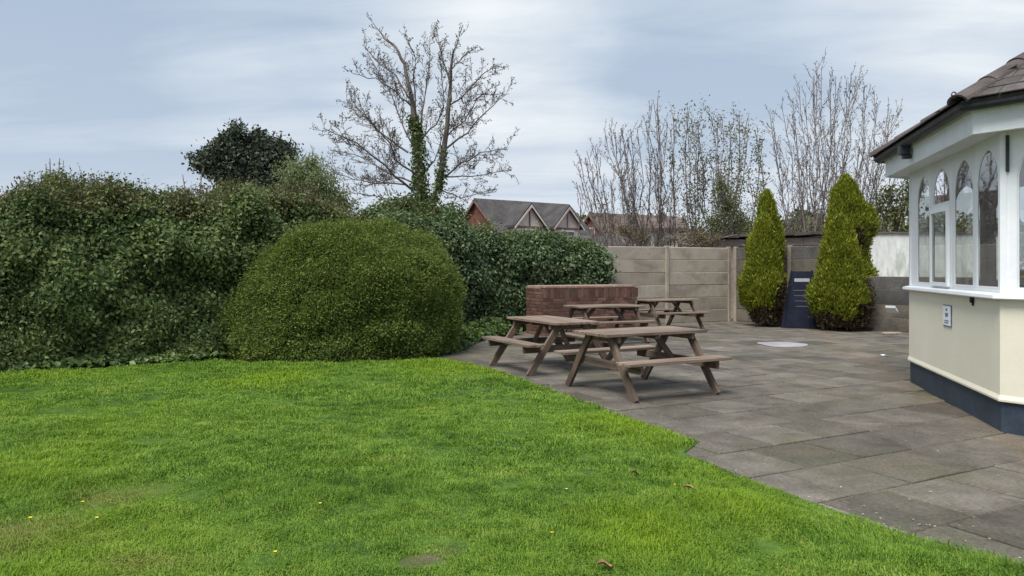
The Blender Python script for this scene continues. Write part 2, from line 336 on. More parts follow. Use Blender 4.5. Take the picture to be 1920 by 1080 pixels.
# ------------------------------------------------------------------ mesh builders
def box_mesh(name, sx, sy, sz, bev=.0, mat=None):
    bm = bmesh.new(); bmesh.ops.create_cube(bm, size=1)
    for v in bm.verts: v.co = Vector((v.co.x*sx, v.co.y*sy, v.co.z*sz))
    if bev: bmesh.ops.bevel(bm, geom=bm.edges[:], offset=bev, segments=1, affect='EDGES')
    me = bpy.data.meshes.new(name); bm.to_mesh(me); bm.free()
    if mat: me.materials.append(mat)
    return me
def beam(name, p0, p1, up, wdt, thk, mat, parent, bev=.004):
    "a board from p0 to p1: local x along it, thk along up, wdt across"
    p0, p1, up = Vector(p0), Vector(p1), Vector(up)
    x = (p1-p0).normalized(); y = up.cross(x).normalized(); z = x.cross(y)
    me = box_mesh(name, (p1-p0).length, wdt, thk, bev, mat); o = obj(name, me, parent)
    o.matrix_local = Matrix(((x.x, y.x, z.x, (p0.x+p1.x)/2), (x.y, y.y, z.y, (p0.y+p1.y)/2), (x.z, y.z, z.z, (p0.z+p1.z)/2), (0, 0, 0, 1)))
    return o
def abox(name, x0, x1, y0, y1, z0, z1, mat, parent, bev=0):
    me = box_mesh(name, x1-x0, y1-y0, z1-z0, bev, mat); o = obj(name, me, parent); o.location = ((x0+x1)/2, (y0+y1)/2, (z0+z1)/2); return o
def poly_mesh(name, V, F, mat=None):
    me = bpy.data.meshes.new(name); me.from_pydata([tuple(v) for v in V], [], F); me.update()
    bm = bmesh.new(); bm.from_mesh(me); bmesh.ops.recalc_face_normals(bm, faces=bm.faces[:]); bm.to_mesh(me); bm.free()
    if mat: me.materials.append(mat)
    return me
def prism_mesh(name, outline, axis_vec, mat=None):
    "outline: list of 3D points of a planar polygon, extruded by axis_vec"
    n = len(outline); a = Vector(axis_vec); V = [Vector(p) for p in outline]+[Vector(p)+a for p in outline]
    F = [tuple(range(n)), tuple(range(2*n-1, n-1, -1))]+[(i, (i+1) % n, n+(i+1) % n, n+i) for i in range(n)]
    return poly_mesh(name, V, F, mat)
def tube_mesh(name, lines, sides=5, mat=None, base=(0, 0, 0)):
    "lines: list of (points (n,3), radii (n,))"
    Vs, Fs, off = [], [], 0
    ang = np.arange(sides)*2*math.pi/sides
    for pts, rad in lines:
        pts = np.asarray(pts, float); rad = np.asarray(rad, float); n = len(pts)
        tan = np.gradient(pts, axis=0); tan = unit(tan)
        ref = np.where(np.abs(tan[:, 2:3]) > .9, np.array([[1., 0, 0]]), np.array([[0, 0, 1.]]))
        a = unit(np.cross(tan, ref)); b_ = np.cross(tan, a)
        ring = pts[:, None, :]+rad[:, None, None]*(a[:, None, :]*np.cos(ang)[None, :, None]+b_[:, None, :]*np.sin(ang)[None, :, None])
        Vs.append(ring.reshape(-1, 3))
        i = np.arange(n-1)[:, None]*sides; j = np.arange(sides)[None, :]; j2 = (j+1) % sides
        Fs.append(np.stack([i+j, i+j2, i+sides+j2, i+sides+j], -1).reshape(-1, 4)+off); off += n*sides
    return np_mesh(name, np.concatenate(Vs)-np.asarray(base), [np.concatenate(Fs)], mat, smooth=True)
def leaves_mesh(name, Pn, D, N, L, W, mat, rnd=None, base=(0, 0, 0), fold=.18):
    n = len(Pn); D = unit(D); S = unit(np.cross(D, N)); N2 = np.cross(S, D)
    L = np.broadcast_to(np.asarray(L, float), (n,))[:, None]; W = np.broadcast_to(np.asarray(W, float), (n,))[:, None]
    mid = Pn+D*L*.45-N2*W*fold
    V = np.stack([Pn, mid+S*W*.5+N2*W*fold*2, Pn+D*L, mid-S*W*.5+N2*W*fold*2], 1).reshape(-1, 3)
    i = np.arange(n)[:, None]*4
    F = np.concatenate([i+np.array([[0, 1, 2]]), i+np.array([[0, 2, 3]])])
    if rnd is None: rnd = rng.random(n)
    return np_mesh(name, V-np.asarray(base), [F], mat, {'rnd': np.repeat(rnd, 4)})

# ================================================================== SETTING
ground = obj('ground', np_mesh('ground', [(-600, -600, -.06), (600, -600, -.06), (600, 900, -.06), (-600, 900, -.06)], [[(0, 1, 2, 3)]], M['soil'])); tag(ground, kind='structure')

# ---- lawn: outline against the patio read off the photograph
SITE = R(27.6); AX = np.array([math.cos(SITE), math.sin(SITE)]); AY = np.array([-math.sin(SITE), math.cos(SITE)])
edge_px = [(858, 677), (900, 686), (950, 700), (1000, 718), (1080, 748), (1150, 774), (1230, 801), (1312, 828), (1283, 850), (1400, 897), (1500, 935), (1600, 970), (1780, 1028), (1920, 1062)]
EDGE = [tuple(G(*p).xy) for p in edge_px]+[(3.95, 1.0), (5.5, -2.0)]
BACK = [(-14, 8.4), (-9.5, 9.3), (-7.1, 10.35), (-5.9, 11.0), (-4.8, 11.85), (-3.7, 11.75), (-2.6, 11.6), (-1.6, 11.9)]
LAWN = [(-14, -2.0)]+BACK+EDGE
LP = np.array(LAWN)
def in_poly(X, Y, poly=LP):
    r = np.zeros(len(X), bool); n = len(poly)
    for i in range(n):
        x0, y0 = poly[i]; x1, y1 = poly[(i+1) % n]
        c = ((y0 > Y) != (y1 > Y)) & (X < (x1-x0)*(Y-y0)/((y1-y0) or 1e-9)+x0); r ^= c
    return r
def edge_dist(X, Y):
    d = np.full(len(X), 9.)
    for (x0, y0), (x1, y1) in zip(EDGE[:-1], EDGE[1:]):
        vx, vy = x1-x0, y1-y0; tt = np.clip(((X-x0)*vx+(Y-y0)*vy)/(vx*vx+vy*vy), 0, 1)
        d = np.minimum(d, np.hypot(X-x0-tt*vx, Y-y0-tt*vy))
    return d
def lawn_z(X, Y):
    q = np.stack([X, Y, X*0], 1)
    e_ = np.clip(edge_dist(X, Y)/.45, 0, 1); e_ = e_*e_*(3-2*e_)
    return .004+(.026+.022*vnoise(q, 1.1, 1)+.014*vnoise(q, 3.2, 2))*e_
bm = bmesh.new(); f = bm.faces.new([bm.verts.new((x, y, .03)) for x, y in LAWN])
for ax, lo, hi in (('x', -14, 6), ('y', -2, 13)):
    k = lo
    while k < hi:
        no = (1, 0, 0) if ax == 'x' else (0, 1, 0); co = (k, 0, 0) if ax == 'x' else (0, k, 0)
        bmesh.ops.bisect_plane(bm, geom=bm.verts[:]+bm.edges[:]+bm.faces[:], plane_co=co, plane_no=no); k += .2
Xv = np.array([v.co.x for v in bm.verts]); Yv = np.array([v.co.y for v in bm.verts]); Zv = lawn_z(Xv, Yv)
dry_v, bare_v = dry_at(Xv, Yv), bare_at(Xv, Yv)
for v, z in zip(bm.verts, Zv): v.co.z = z
for v in bm.verts:
    if v.is_boundary: v.co.z = max(v.co.z, .003)
bound = [e for e in bm.edges if e.is_boundary]
n0 = len(bm.verts)
ex = bmesh.ops.extrude_edge_only(bm, edges=bound)
for g in ex['geom']:
    if isinstance(g, bmesh.types.BMVert): g.co.z = -.055
me = bpy.data.meshes.new('lawn'); bm.to_mesh(me); bm.free()
for nme, arr in (('dry', dry_v), ('bare', bare_v)):
    a = me.attributes.new(nme, 'FLOAT', 'POINT'); full = np.zeros(len(me.vertices), np.float32); full[:n0] = arr; a.data.foreach_set('value', full)
lawn = obj('lawn', me, None, M['turf']); tag(lawn, kind='structure')

# ---- grass blades
def blades(n, ylo, yhi, wide, wscale, full=False):
    Y = ylo+(yhi-ylo)*rng.random(n)
    X = (rng.random(n)*2-1)*wide*Y if not full else -13+rng.random(n)*18
    k = in_poly(X, Y) & (rng.random(n) > bare_at(X, Y)*.93); X, Y = X[k], Y[k]
    if full:
        k = (np.abs(X) > .78*Y) | (Y < ylo); X, Y = X[k], Y[k]
    return X, Y, np.full(len(X), wscale)
sets = [blades(230000, 3.25, 5.2, .74, 1.0), blades(230000, 5.2, 8.2, .74, 1.45), blades(170000, 8.2, 12.2, .74, 2.1), blades(40000, -1.5, 11, .74, 2.4, True)]
X = np.concatenate([s[0] for s in sets]); Y = np.concatenate([s[1] for s in sets]); WS = np.concatenate([s[2] for s in sets])
# ragged overhang along the paving
n = len(X); q = np.stack([X, Y, X*0], 1)
Z = lawn_z(X, Y)
cl = vnoise(q, 1.6, 6)*.5+vnoise(q, 5.0, 7)*.5
dryb = dry_at(X, Y); ed = edge_dist(X, Y)
lush = np.clip(vnoise(q, .8, 9)*1.6-.35, 0, 1)*.45
for (lx, ly, lr) in ((1.15, 7.05, .75), (-.75, 11.2, 1.0), (.75, 4.15, .45), (1.4, 4.6, .4), (-3.2, 9.8, .8)):
    lush = np.maximum(lush, np.clip(1.25-np.hypot(X-lx, (Y-ly)*.8)/lr, 0, 1)*.75)
H = (.025+.024*rng.random(n))*(1+1.0*np.clip(cl+.35*vnoise(q, 9.0, 12), -.65, 1.1))*(1-.45*dryb)*(1+.25*lush)
H = H*np.where(ed < .10, .55+.9*rng.random(n)**2, 1); kp_ = (ed > .035+.06*vnoise(q, 4.0, 14)) | (rng.random(n) < .3)
H = np.where(kp_, H, .004)
az = rng.random(n)*2*math.pi; lean = (.4+.9*rng.random(n))
win = np.stack([vnoise(q, 3.3, 21), vnoise(q, 3.3, 22)], 1)*1.3
D2 = np.stack([np.cos(az), np.sin(az)], 1)+win; D2 /= np.maximum(np.linalg.norm(D2, axis=1, keepdims=True), .3)
S2 = np.stack([-np.sin(az), np.cos(az)], 1)
Wd = .0042*WS*(.7+.6*rng.random(n))
B = np.stack([X, Y, Z-.006], 1)
S3 = np.concatenate([S2*Wd[:, None]*.5, np.zeros((n, 1))], 1)
mid = B+np.concatenate([D2*(H*lean*.28)[:, None], (H*.62)[:, None]], 1)
tip = B+np.concatenate([D2*(H*lean*.95)[:, None], (H*np.maximum(1.08-.5*lean, .3))[:, None]], 1)
V = np.stack([B-S3, B+S3, mid+S3*.8, mid-S3*.8, tip], 1).reshape(-1, 3)
i = np.arange(n)[:, None]*5
me = np_mesh('grass', V, [i+np.array([[0, 1, 2, 3]]), i+np.array([[3, 2, 4]])], M['grass'],
             {'rnd': np.repeat(rng.random(n), 5), 'dry': np.repeat(np.clip(dryb*.85+(rng.random(n) < .035)*.8, 0, 1), 5), 'lush': np.repeat(lush, 5)})
grass = obj('grass', me); tag(grass, 'short green grass blades covering the lawn', 'grass', kind='stuff')

# ---- building outline (needed for the patio too)
UD = Vector((.248, .968)).normalized()
N0 = Vector((4.47, 6.82)); F0 = N0+UD*3.1
def rot2(v, a): return Vector((v.x*math.cos(a)-v.y*math.sin(a), v.x*math.sin(a)+v.y*math.cos(a)))
d2 = rot2(-UD, R(50)); A0 = N0+d2*1.6; d3 = rot2(d2, R(50)); B0 = A0+d3*4.2
e2 = rot2(UD, R(-50)); G0 = F0+e2*1.6; e3 = rot2(e2, R(-50)); H0 = G0+e3*3.6
BP = [H0, G0, F0, N0, A0, B0]

# ---- patio: bedding sheet and single slabs
bed = [(-2.2, 12.5), (-2.0, 16.5), (2.0, 20), (6.4, 22), (10.6, 17.0), (11, 4), (11, -2), (5, -2)]+[e for e in reversed(EDGE)]
me = poly_mesh('patio', [(x, y, -.010) for x, y in bed], [tuple(range(len(bed)))], M['joint']); patio = obj('patio', me); tag(patio, kind='structure')
SL = .62
slab_me = []
for v in range(3):
    me = box_mesh('paving_slab', SL-.019, SL-.019, .05, .006, M['slab']); slab_me.append(me)
BPp = np.array([tuple(p) for p in BP])
cand = []
for iu in range(-12, 34):
    for iv in range(-2, 44):
        shift = .0 if iv % 2 == 0 else .31
        u = (iu+.5)*SL+shift-1.0; v_ = (iv+.5)*SL+.22
        c = AX*u+AY*v_
        cand.append((c[0], c[1]))
cand = np.array(cand)
bedp = np.array(bed)
keep = in_poly(cand[:, 0], cand[:, 1], bedp)
inl = in_poly(cand[:, 0], cand[:, 1]) & (edge_dist(cand[:, 0], cand[:, 1]) > .45)
near_edge = in_poly(cand[:, 0], cand[:, 1]) & (edge_dist(cand[:, 0], cand[:, 1]) <= .45)
keep = (keep | near_edge) & ~inl
pxx = 960+FPX*cand[:, 0]/np.maximum(cand[:, 1], .1)
vis = (cand[:, 1] > 2.4) & (pxx < 2250) & (pxx > 700)
inb = in_poly(cand[:, 0], cand[:, 1], BPp*1.0)
sel = cand[keep & vis & ~inb]
sel = sel[np.argsort(np.hypot(sel[:, 0], sel[:, 1]))]
def slab_rot(): return Matrix.Rotation(SITE+random.choice((0, 1, 2, 3))*math.pi/2+random.gauss(0, .004), 4, 'Z')
rest = []
for k, (x, y) in enumerate(sel):
    mt = Matrix.Translation((x, y, -.025+random.uniform(-.005, .004))) @ slab_rot() @ Matrix.Rotation(random.gauss(0, .004), 4, 'X') @ Matrix.Rotation(random.gauss(0, .004), 4, 'Y')
    if k < 296:
        o = obj('paving_slab', slab_me[k % 3], patio); o.matrix_local = mt
    else: rest.append(mt)
M['pale_slab'] = surf('pale_replacement_slab', (.17, .155, .145), (.24, .225, .215), 3, .85, fine=40, fine_amt=.35, bmp=.4, world=True)
tgt = G(1575, 928); ps_ = min((o for o in patio.children if o.name.startswith('paving_slab')), key=lambda o: (Vector(o.matrix_local.translation).xy-tgt.xy).length)
ps_.data = box_mesh('paving_slab', SL-.019, SL-.019, .05, .006, M['pale_slab'])
others = cand[keep & ~vis & ~inb]
for (x, y) in others: rest.append(Matrix.Translation((x, y, -.025+random.uniform(-.005, .004))) @ slab_rot())
if rest:
    bv = np.array([tuple(v.co) for v in slab_me[0].vertices]); polys = [tuple(p.vertices) for p in slab_me[0].polygons]
    VV = [np.c_[bv, np.ones(len(bv))] @ np.array(m4).T for m4 in rest]
    FF = {}
    for j in range(len(rest)):
        for p in polys: FF.setdefault(len(p), []).append([q+j*len(bv) for q in p])
    o = obj('far_paving', np_mesh('far_paving', np.concatenate(VV)[:, :3], list(FF.values()), M['slab']), patio); tag(o, kind='stuff')

# ================================================================== BUILDING
def offset_poly(poly, out, inward=False):
    "mitred offset of the open polyline; outward is to the left-hand camera side"
    res = []
    nrm = []
    for a, b_ in zip(poly[:-1], poly[1:]):
        d = (b_-a).normalized(); nrm.append(Vector((d.y, -d.x)))      # walking H..B (towards camera), outside is on the right
    for i, p in enumerate(poly):
        if i == 0: res.append(p+nrm[0]*out)
        elif i == len(poly)-1: res.append(p+nrm[-1]*out)
        else:
            m_ = (nrm[i-1]+nrm[i]); m_ = m_/(1+nrm[i-1].dot(nrm[i])); res.append(p+m_*out)
    return res
def ring(name, profile, mat, parent, closed=True, poly=BP):
    "sweep a profile of (out, z) along the walls"
    k = len(profile); rows = [offset_poly(poly, o_) for o_, _ in profile]; V = []; F = []
    for i in range(len(poly)):
        for j in range(k): V.append((rows[j][i].x, rows[j][i].y, profile[j][1]))
    for i in range(len(poly)-1):
        for j in range(k if closed else k-1):
            j2 = (j+1) % k; F.append((i*k+j, i*k+j2, (i+1)*k+j2, (i+1)*k+j))
    if closed:
        F.append(tuple(range(k))); F.append(tuple((len(poly)-1)*k+j for j in range(k)))
    return obj(name, poly_mesh(name, V, F, mat), parent)
bld = thing('pavilion', 'cream pavilion with slate blue plinth and white arched windows, beside the patio', 'building')
ring('plinth', [(-.12, -.05), (0, -.05), (0, .29), (-.12, .29)], M['plinth'], bld)
ring('lower_wall', [(-.12, .291), (.012, .291), (.028, .282), (.03, .30), (.014, .34), (.012, 1.21), (-.12, 1.21)], M['cream'], bld)
ring('sill', [(-.14, 1.211), (.075, 1.211), (.085, 1.222), (.08, 1.25), (.0, 1.268), (-.14, 1.27)], M['upvc'], bld)
ring('fascia', [(.25, 2.71), (.272, 2.71), (.272, 2.965), (.25, 2.965)], M['fascia'], bld)
ring('fascia_bead', [(.2725, 2.90), (.284, 2.90), (.29, 2.955), (.2725, 2.955)], M['fascia'], bld)
ring('soffit', [(-.14, 2.735), (.249, 2.735), (.249, 2.747), (-.14, 2.747)], M['fascia'], bld)
gp = [(.35+.055*math.cos(a), 2.965+.055*math.sin(a)) for a in [R(180+180*k/6) for k in range(7)]]+[(.35+.048*math.cos(a), 2.965+.048*math.sin(a)) for a in [R(360-180*k/6) for k in range(7)]]
ring('gutter', gp, M['gutter'], bld)
# room behind the glass
inn = offset_poly(BP, -.15)
fl = [(p.x, p.y, .1) for p in inn]
obj('room_floor', poly_mesh('room_floor', fl, [tuple(range(len(fl)))], M['room_floor']), bld)
obj('room_ceiling', poly_mesh('room_ceiling', [(x, y, 2.75) for x, y, _ in fl], [tuple(range(len(fl)))], M['fascia']), bld)
hv, bv_ = BP[0], BP[-1]
obj('back_wall', poly_mesh('back_wall', [(hv.x, hv.y, 0), (bv_.x, bv_.y, 0), (bv_.x, bv_.y, 2.9), (hv.x, hv.y, 2.9)], [(0, 1, 2, 3)], M['room']), bld)
ring('inner_lining', [(-.141, .1), (-.125, .1), (-.125, 1.2), (-.141, 1.2)], M['room'], bld)

class Face:
    def __init__(s, a, b_):                    # a = origin corner, s runs to b_; out = outward normal
        s.o = a; s.d = (b_-a).normalized(); s.L = (b_-a).length; s.n = None
    def at(s, u, out, z):
        p = s.o+s.d*u+s.n*out; return Vector((p.x, p.y, z))
def mkface(a, b_, nrm): f_ = Face(a, b_); f_.n = nrm; return f_
nface = lambda a, b_: Vector(((b_-a).normalized().y, -(b_-a).normalized().x))
f_left = mkface(N0, F0, nface(F0, N0)); f_right = mkface(N0, A0, nface(N0, A0)); f_far = mkface(F0, G0, nface(G0, F0))
f_side = mkface(A0, B0, nface(A0, B0)); f_back = mkface(G0, H0, nface(H0, G0))
Z0, ZT = 1.2705, 2.734
def arch_z(u, u0, u1, spring, rise):
    h = abs((u-(u0+u1)/2)/((u1-u0)/2)); c = .35
    # two arcs meeting in a slight point
    r = (1+c); return spring+rise*math.sqrt(max(0, 1-((h+c)/r)**2))/math.sqrt(1-(c/r)**2)
def arch_frame(name, f_, a, b_, u0, u1, z0, zt, zb, spring, rise, o0, o1, mat, parent, na=14):
    "board a..b x z0..zt with an arched opening u0..u1 above zb, between offsets o0 and o1"
    V, F = [], []
    def pr(q):
        k = len(V)
        for o_ in (o0, o1):
            for (u, z) in q: V.append(f_.at(u, o_, z))
        F.extend([(k, k+1, k+2, k+3), (k+7, k+6, k+5, k+4), (k, k+1, k+5, k+4), (k+1, k+2, k+6, k+5), (k+2, k+3, k+7, k+6), (k+3, k, k+4, k+7)])
    if u0-a > .001: pr([(a, z0), (u0, z0), (u0, zt), (a, zt)])
    if b_-u1 > .001: pr([(u1, z0), (b_, z0), (b_, zt), (u1, zt)])
    if zb-z0 > .001: pr([(u0, z0), (u1, z0), (u1, zb), (u0, zb)])
    for i in range(na):
        p, q = u0+(u1-u0)*i/na, u0+(u1-u0)*(i+1)/na
        pr([(p, arch_z(p, u0, u1, spring, rise)), (q, arch_z(q, u0, u1, spring, rise)), (q, zt), (p, zt)])
    return obj(name, poly_mesh(name, V, F, mat), parent)
def arch_bead(name, f_, u0, u1, zb, spring, rise, wd, o0, o1, mat, parent, na=16, bottom=True):
    "a frame of even width following the arch"
    out_ = [(u0, zb)]+[(u0+(u1-u0)*i/na, arch_z(u0+(u1-u0)*i/na, u0, u1, spring, rise)) for i in range(na+1)]+[(u1, zb)]
    v0, v1 = u0+wd, u1-wd
    in_ = [(v0, zb+wd)]+[(v0+(v1-v0)*i/na, arch_z(v0+(v1-v0)*i/na, v0, v1, spring, rise-wd)) for i in range(na+1)]+[(v1, zb+wd)]
    V = [f_.at(u, o_, z) for o_ in (o0, o1) for (u, z) in out_+in_]; n = len(out_); F = []
    for i in range(n):
        j = (i+1) % n; F += [(i, j, n+j, n+i), (2*n+i, 3*n+i, 3*n+j, 2*n+j), (n+i, n+j, 3*n+j, 3*n+i), (i, 2*n+i, 2*n+j, j)]
    return obj(name, poly_mesh(name, V, F, mat), parent), in_
def pane(f_, outl, o_, parent):
    V = [f_.at(u, o_, z) for u, z in outl]; return obj('pane', poly_mesh('pane', V, [tuple(range(len(V)))], M['glass']), parent)
def window(f_, a, b_, u0, u1, casement=False):
    sp, ri = 2.33, .315
    w_ = arch_frame('window', f_, a, b_, u0, u1, Z0, ZT, Z0+.035, sp, ri, -.018, 0.0, M['upvc'], bld)
    if not casement:
        fr_, inner = arch_bead('frame', f_, u0+.001, u1-.001, Z0+.036, sp, ri-.001, .016, -.015, -.002, M['upvc'], w_)
        pane(f_, inner, -.008, w_)
    else:
        zt_ = 2.2
        # arched top light
        fr_, inner = arch_bead('frame', f_, u0+.001, u1-.001, zt_+.03, sp, ri-.001, .016, -.015, -.002, M['upvc'], w_)
        pane(f_, inner, -.008, w_)
        V = [f_.at(u, o_, z) for o_ in (-.038, .016) for (u, z) in ((u0-.01, zt_-.02), (u1+.01, zt_-.02), (u1+.01, zt_+.03), (u0-.01, zt_+.03))]
        obj('transom', poly_mesh('transom', V, [(0, 1, 2, 3), (7, 6, 5, 4), (0, 1, 5, 4), (1, 2, 6, 5), (2, 3, 7, 6), (3, 0, 4, 7)], M['upvc']), w_)
        # casement that stands proud of the frame
        c0, c1, q0, q1, wd = u0-.012, u1+.012, Z0+.02, zt_-.022, .045
        out_ = [(c0, q0), (c1, q0), (c1, q1), (c0, q1)]; in_ = [(c0+wd, q0+wd), (c1-wd, q0+wd), (c1-wd, q1-wd), (c0+wd, q1-wd)]
        V = [f_.at(u, o_, z) for o_ in (.002, .035) for (u, z) in out_+in_]; F = []
        for i in range(4):
            j = (i+1) % 4; F += [(i, j, 4+j, 4+i), (8+i, 12+i, 12+j, 8+j), (4+i, 4+j, 12+j, 12+i), (i, 8+i, 8+j, j)]
        cs = obj('casement', poly_mesh('casement', V, F, M['upvc']), w_)
        pane(f_, in_, .018, w_)
    return w_
cells = [(0.0, .685, .06, .635), (.685, 1.39, .735, 1.325), (1.39, 2.165, 1.47, 2.095), (2.165, 3.1, 2.21, 2.765)]
for k, (a, b_, u0, u1) in enumerate(cells): window(f_left, a, b_, u0, u1, casement=(k == 2))
for f_, cl_ in ((f_right, [(0, .8, .125, .70), (.8, 1.6, .88, 1.46)]), (f_far, [(0, .8, .14, .72), (.8, 1.6, .88, 1.46)])):
    for (a, b_, u0, u1) in cl_: window(f_, a, b_, u0, u1)
for f_, L_ in ((f_side, 4.2), (f_back, 3.6)):
    k = int(L_/.8); st = L_/k
    for i in range(k): window(f_, i*st, (i+1)*st, i*st+.1, (i+1)*st-.1)
# corner cover posts
for c, fa, fb in ((N0, f_left, f_right), (F0, f_left, f_far)):
    m_ = (fa.n+fb.n).normalized(); p = Vector((c.x, c.y))
    a1, a2 = (p+fa.d*.045 if c is N0 else p-fa.d*.045), p+fb.d*.045
    q = [a1+fa.n*.012, p+m_*.013/ max(.5, m_.dot(fa.n)), a2+fb.n*.012, a2-m_*.06, a1-m_*.06]
    obj('corner_post', prism_mesh('corner_post', [(v.x, v.y, Z0) for v in q], (0, 0, ZT-Z0-.001), M['upvc']), bld)
# dark bar high on the corner post, hook under the sill, gutter outlet
def fbox(name, f_, u0, u1, o0, o1, z0, z1, mat, parent=bld):
    V = [f_.at(u, o_, z) for o_ in (o0, o1) for (u, z) in ((u0, z0), (u1, z0), (u1, z1), (u0, z1))]
    return obj(name, poly_mesh(name, V, [(0, 1, 2, 3), (7, 6, 5, 4), (0, 1, 5, 4), (1, 2, 6, 5), (2, 3, 7, 6), (3, 0, 4, 7)], mat), parent)
fbox('bracket_bar', f_right, .045, .066, .003, .03, 2.37, 2.70, M['gutter'])
fbox('hook', f_left, .66, .70, .014, .045, 1.15, 1.205, M['iron'])
fbox('hook_tip', f_left, .672, .688, .014, .03, 1.12, 1.149, M['iron'])
o = fbox('gutter_outlet', f_left, 1.86, 1.98, .30, .41, 2.83, 2.925, M['gutter'])
fbox('outlet_bend', f_left, 1.88, 1.96, .285, .37, 2.78, 2.829, M['gutter'])
# notice plate
sg = thing('notice_plate', 'small white notice plate with grey print on the cream wall', 'sign')
sg.location = f_left.at(1.49, .012, .97)
ux = Vector((f_left.d.x, f_left.d.y, 0)); un = Vector((f_left.n.x, f_left.n.y, 0))
def sgbox(name, u0, u1, o0, o1, z0, z1, mat, par=sg):
    V = [ux*u+un*o_+Vector((0, 0, z)) for o_ in (o0, o1) for (u, z) in ((u0, z0), (u1, z0), (u1, z1), (u0, z1))]
    return obj(name, poly_mesh(name, V, [(0, 1, 2, 3), (7, 6, 5, 4), (0, 1, 5, 4), (1, 2, 6, 5), (2, 3, 7, 6), (3, 0, 4, 7)], mat), par)
sgbox('frame', -.14, .14, .001, .012, -.118, .118, M['ink']); sgbox('plate', -.13, .13, .0122, .015, -.108, .108, M['paper'])
for (u0, u1, z0, z1) in ((-.02, .035, .05, .078), (-.05, .05, -.012, .03), (-.07, .07, -.062, -.05), (-.06, .075, -.085, -.072)):
    sgbox('print_mark', u0, u1, .0152, .0165, z0, z1, M['ink'])

# ---- roof with single tiles
PITCH = R(33); RZ0 = 3.005; INW = 1.62
eave = offset_poly(BP, .375); topl = offset_poly(BP, .375-INW)
zt_ = RZ0+INW*math.tan(PITCH)
roof_root = empty('roof', (0, 0, 0), 0, bld)
V, F = [], []
k = len(BP)
for p in eave: V.append((p.x, p.y, RZ0))
for p in topl: V.append((p.x, p.y, zt_))
for p in eave: V.append((p.x, p.y, RZ0-.03))
for i in range(k-1): F += [(i, i+1, k+i+1, k+i), (i, i+1, 2*k+i+1, 2*k+i)]
F.append(tuple(range(k, 2*k)))
cl_ = offset_poly(BP, -.1)
for p in cl_: V.append((p.x, p.y, RZ0-.03))
for i in range(k-1): F.append((2*k+i, 2*k+i+1, 3*k+i+1, 3*k+i))
bpy.data.objects.remove(roof_root)
roof = obj('roof', poly_mesh('roof', V, F, M['felt']), bld)
TW, TH, TG = .205, .27, .165     # tile width, length, gauge
tile_me = box_mesh('roof_tile', TW-.006, TH, .014, .003, M['tile'])
sl = INW/math.cos(PITCH); nt_ = 0
for fi in range(1, k-2):
    a, b_ = eave[fi], eave[fi+1]; ta, tb = topl[fi], topl[fi+1]
    d = (b_-a).normalized(); Lf = (b_-a).length; inn_ = Vector((-d.y, d.x))
    x = Vector((d.x, d.y, 0)); y = Vector((inn_.x*math.cos(PITCH), inn_.y*math.cos(PITCH), math.sin(PITCH))); z = x.cross(y)
    xa = (ta-a).dot(d); xb = (tb-a).dot(d)
    rows = int(sl/TG)
    for r in range(rows):
        v_ = r*TG; fr_ = v_/sl; l0 = xa*fr_; l1 = Lf+(xb-Lf)*fr_
        nc = int((l1-l0)/TW)+2; st = (TW/2 if r % 2 else 0)
        for c in range(-1, nc+1):
            u = math.floor(l0/TW)*TW+c*TW+st
            if u < l0+.03 or u > l1-.03: continue
            if nt_ >= 298 : continue
            p = Vector((a.x, a.y, RZ0))+x*u+y*(v_+TH/2-.03)+z*(.020+random.uniform(0, .004))
            o = obj('roof_tile', tile_me, roof); tl = y*math.cos(-.05)+z*math.sin(-.05); zz_ = x.cross(tl)
            o.matrix_local = Matrix(((x.x, tl.x, zz_.x, p.x), (x.y, tl.y, zz_.y, p.y), (x.z, tl.z, zz_.z, p.z), (0, 0, 0, 1))); nt_ += 1
# hip tiles: short half-round pieces up each hip
hl = .36
prof = [(.12*math.cos(a), .075*math.sin(a)) for a in [math.pi*j/8 for j in range(9)]]
prof = prof+[(x_*.85, z_-.016) for x_, z_ in reversed(prof)]
hip_me = prism_mesh('hip_tile', [(-hl/2, x_, z_) for x_, z_ in prof], (hl+.03, 0, 0), M['hip_tile'])
for fi in range(1, k-1):
    a = Vector((eave[fi].x, eave[fi].y, RZ0)); b_ = Vector((topl[fi].x, topl[fi].y, zt_)); dd = (b_-a).normalized(); L_ = (b_-a).length
    y = Vector((0, 0, 1)).cross(dd).normalized(); z = dd.cross(y)
    for j in range(int(L_/hl)+1):
        p = a+dd*((j+.5)*hl-.05)+z*(.0+random.uniform(0, .006))
        o = obj('hip_tile', hip_me, roof)
        tl = (dd+z*-.04).normalized(); z2 = tl.cross(y)
        o.matrix_local = Matrix(((tl.x, y.x, z2.x, p.x), (tl.y, y.y, z2.y, p.y), (tl.z, y.z, z2.z, p.z), (0, 0, 0, 1)))
    # scrolled hip iron at the foot
    if fi == 3:
        od = Vector((-dd.x, -dd.y, 0)).normalized(); lines = []
        pts = []
        for j in range(26):
            tt = j/25; ang = R(-90)+tt*R(430); rr = .03*(1-.55*tt)
            c = a+od*.08+Vector((0, 0, .055)); pts.append(tuple(c+od*(rr*math.cos(ang))+Vector((0, 0, rr*math.sin(ang)))))
        s0 = a+dd*.12+Vector((0, 0, .02))
        pts = [tuple(s0), tuple(a+od*.03+Vector((0, 0, .022)))]+pts
        obj('hip_iron', tube_mesh('hip_iron', [(pts, [.0055]*len(pts))], 6, M['iron']), roof)

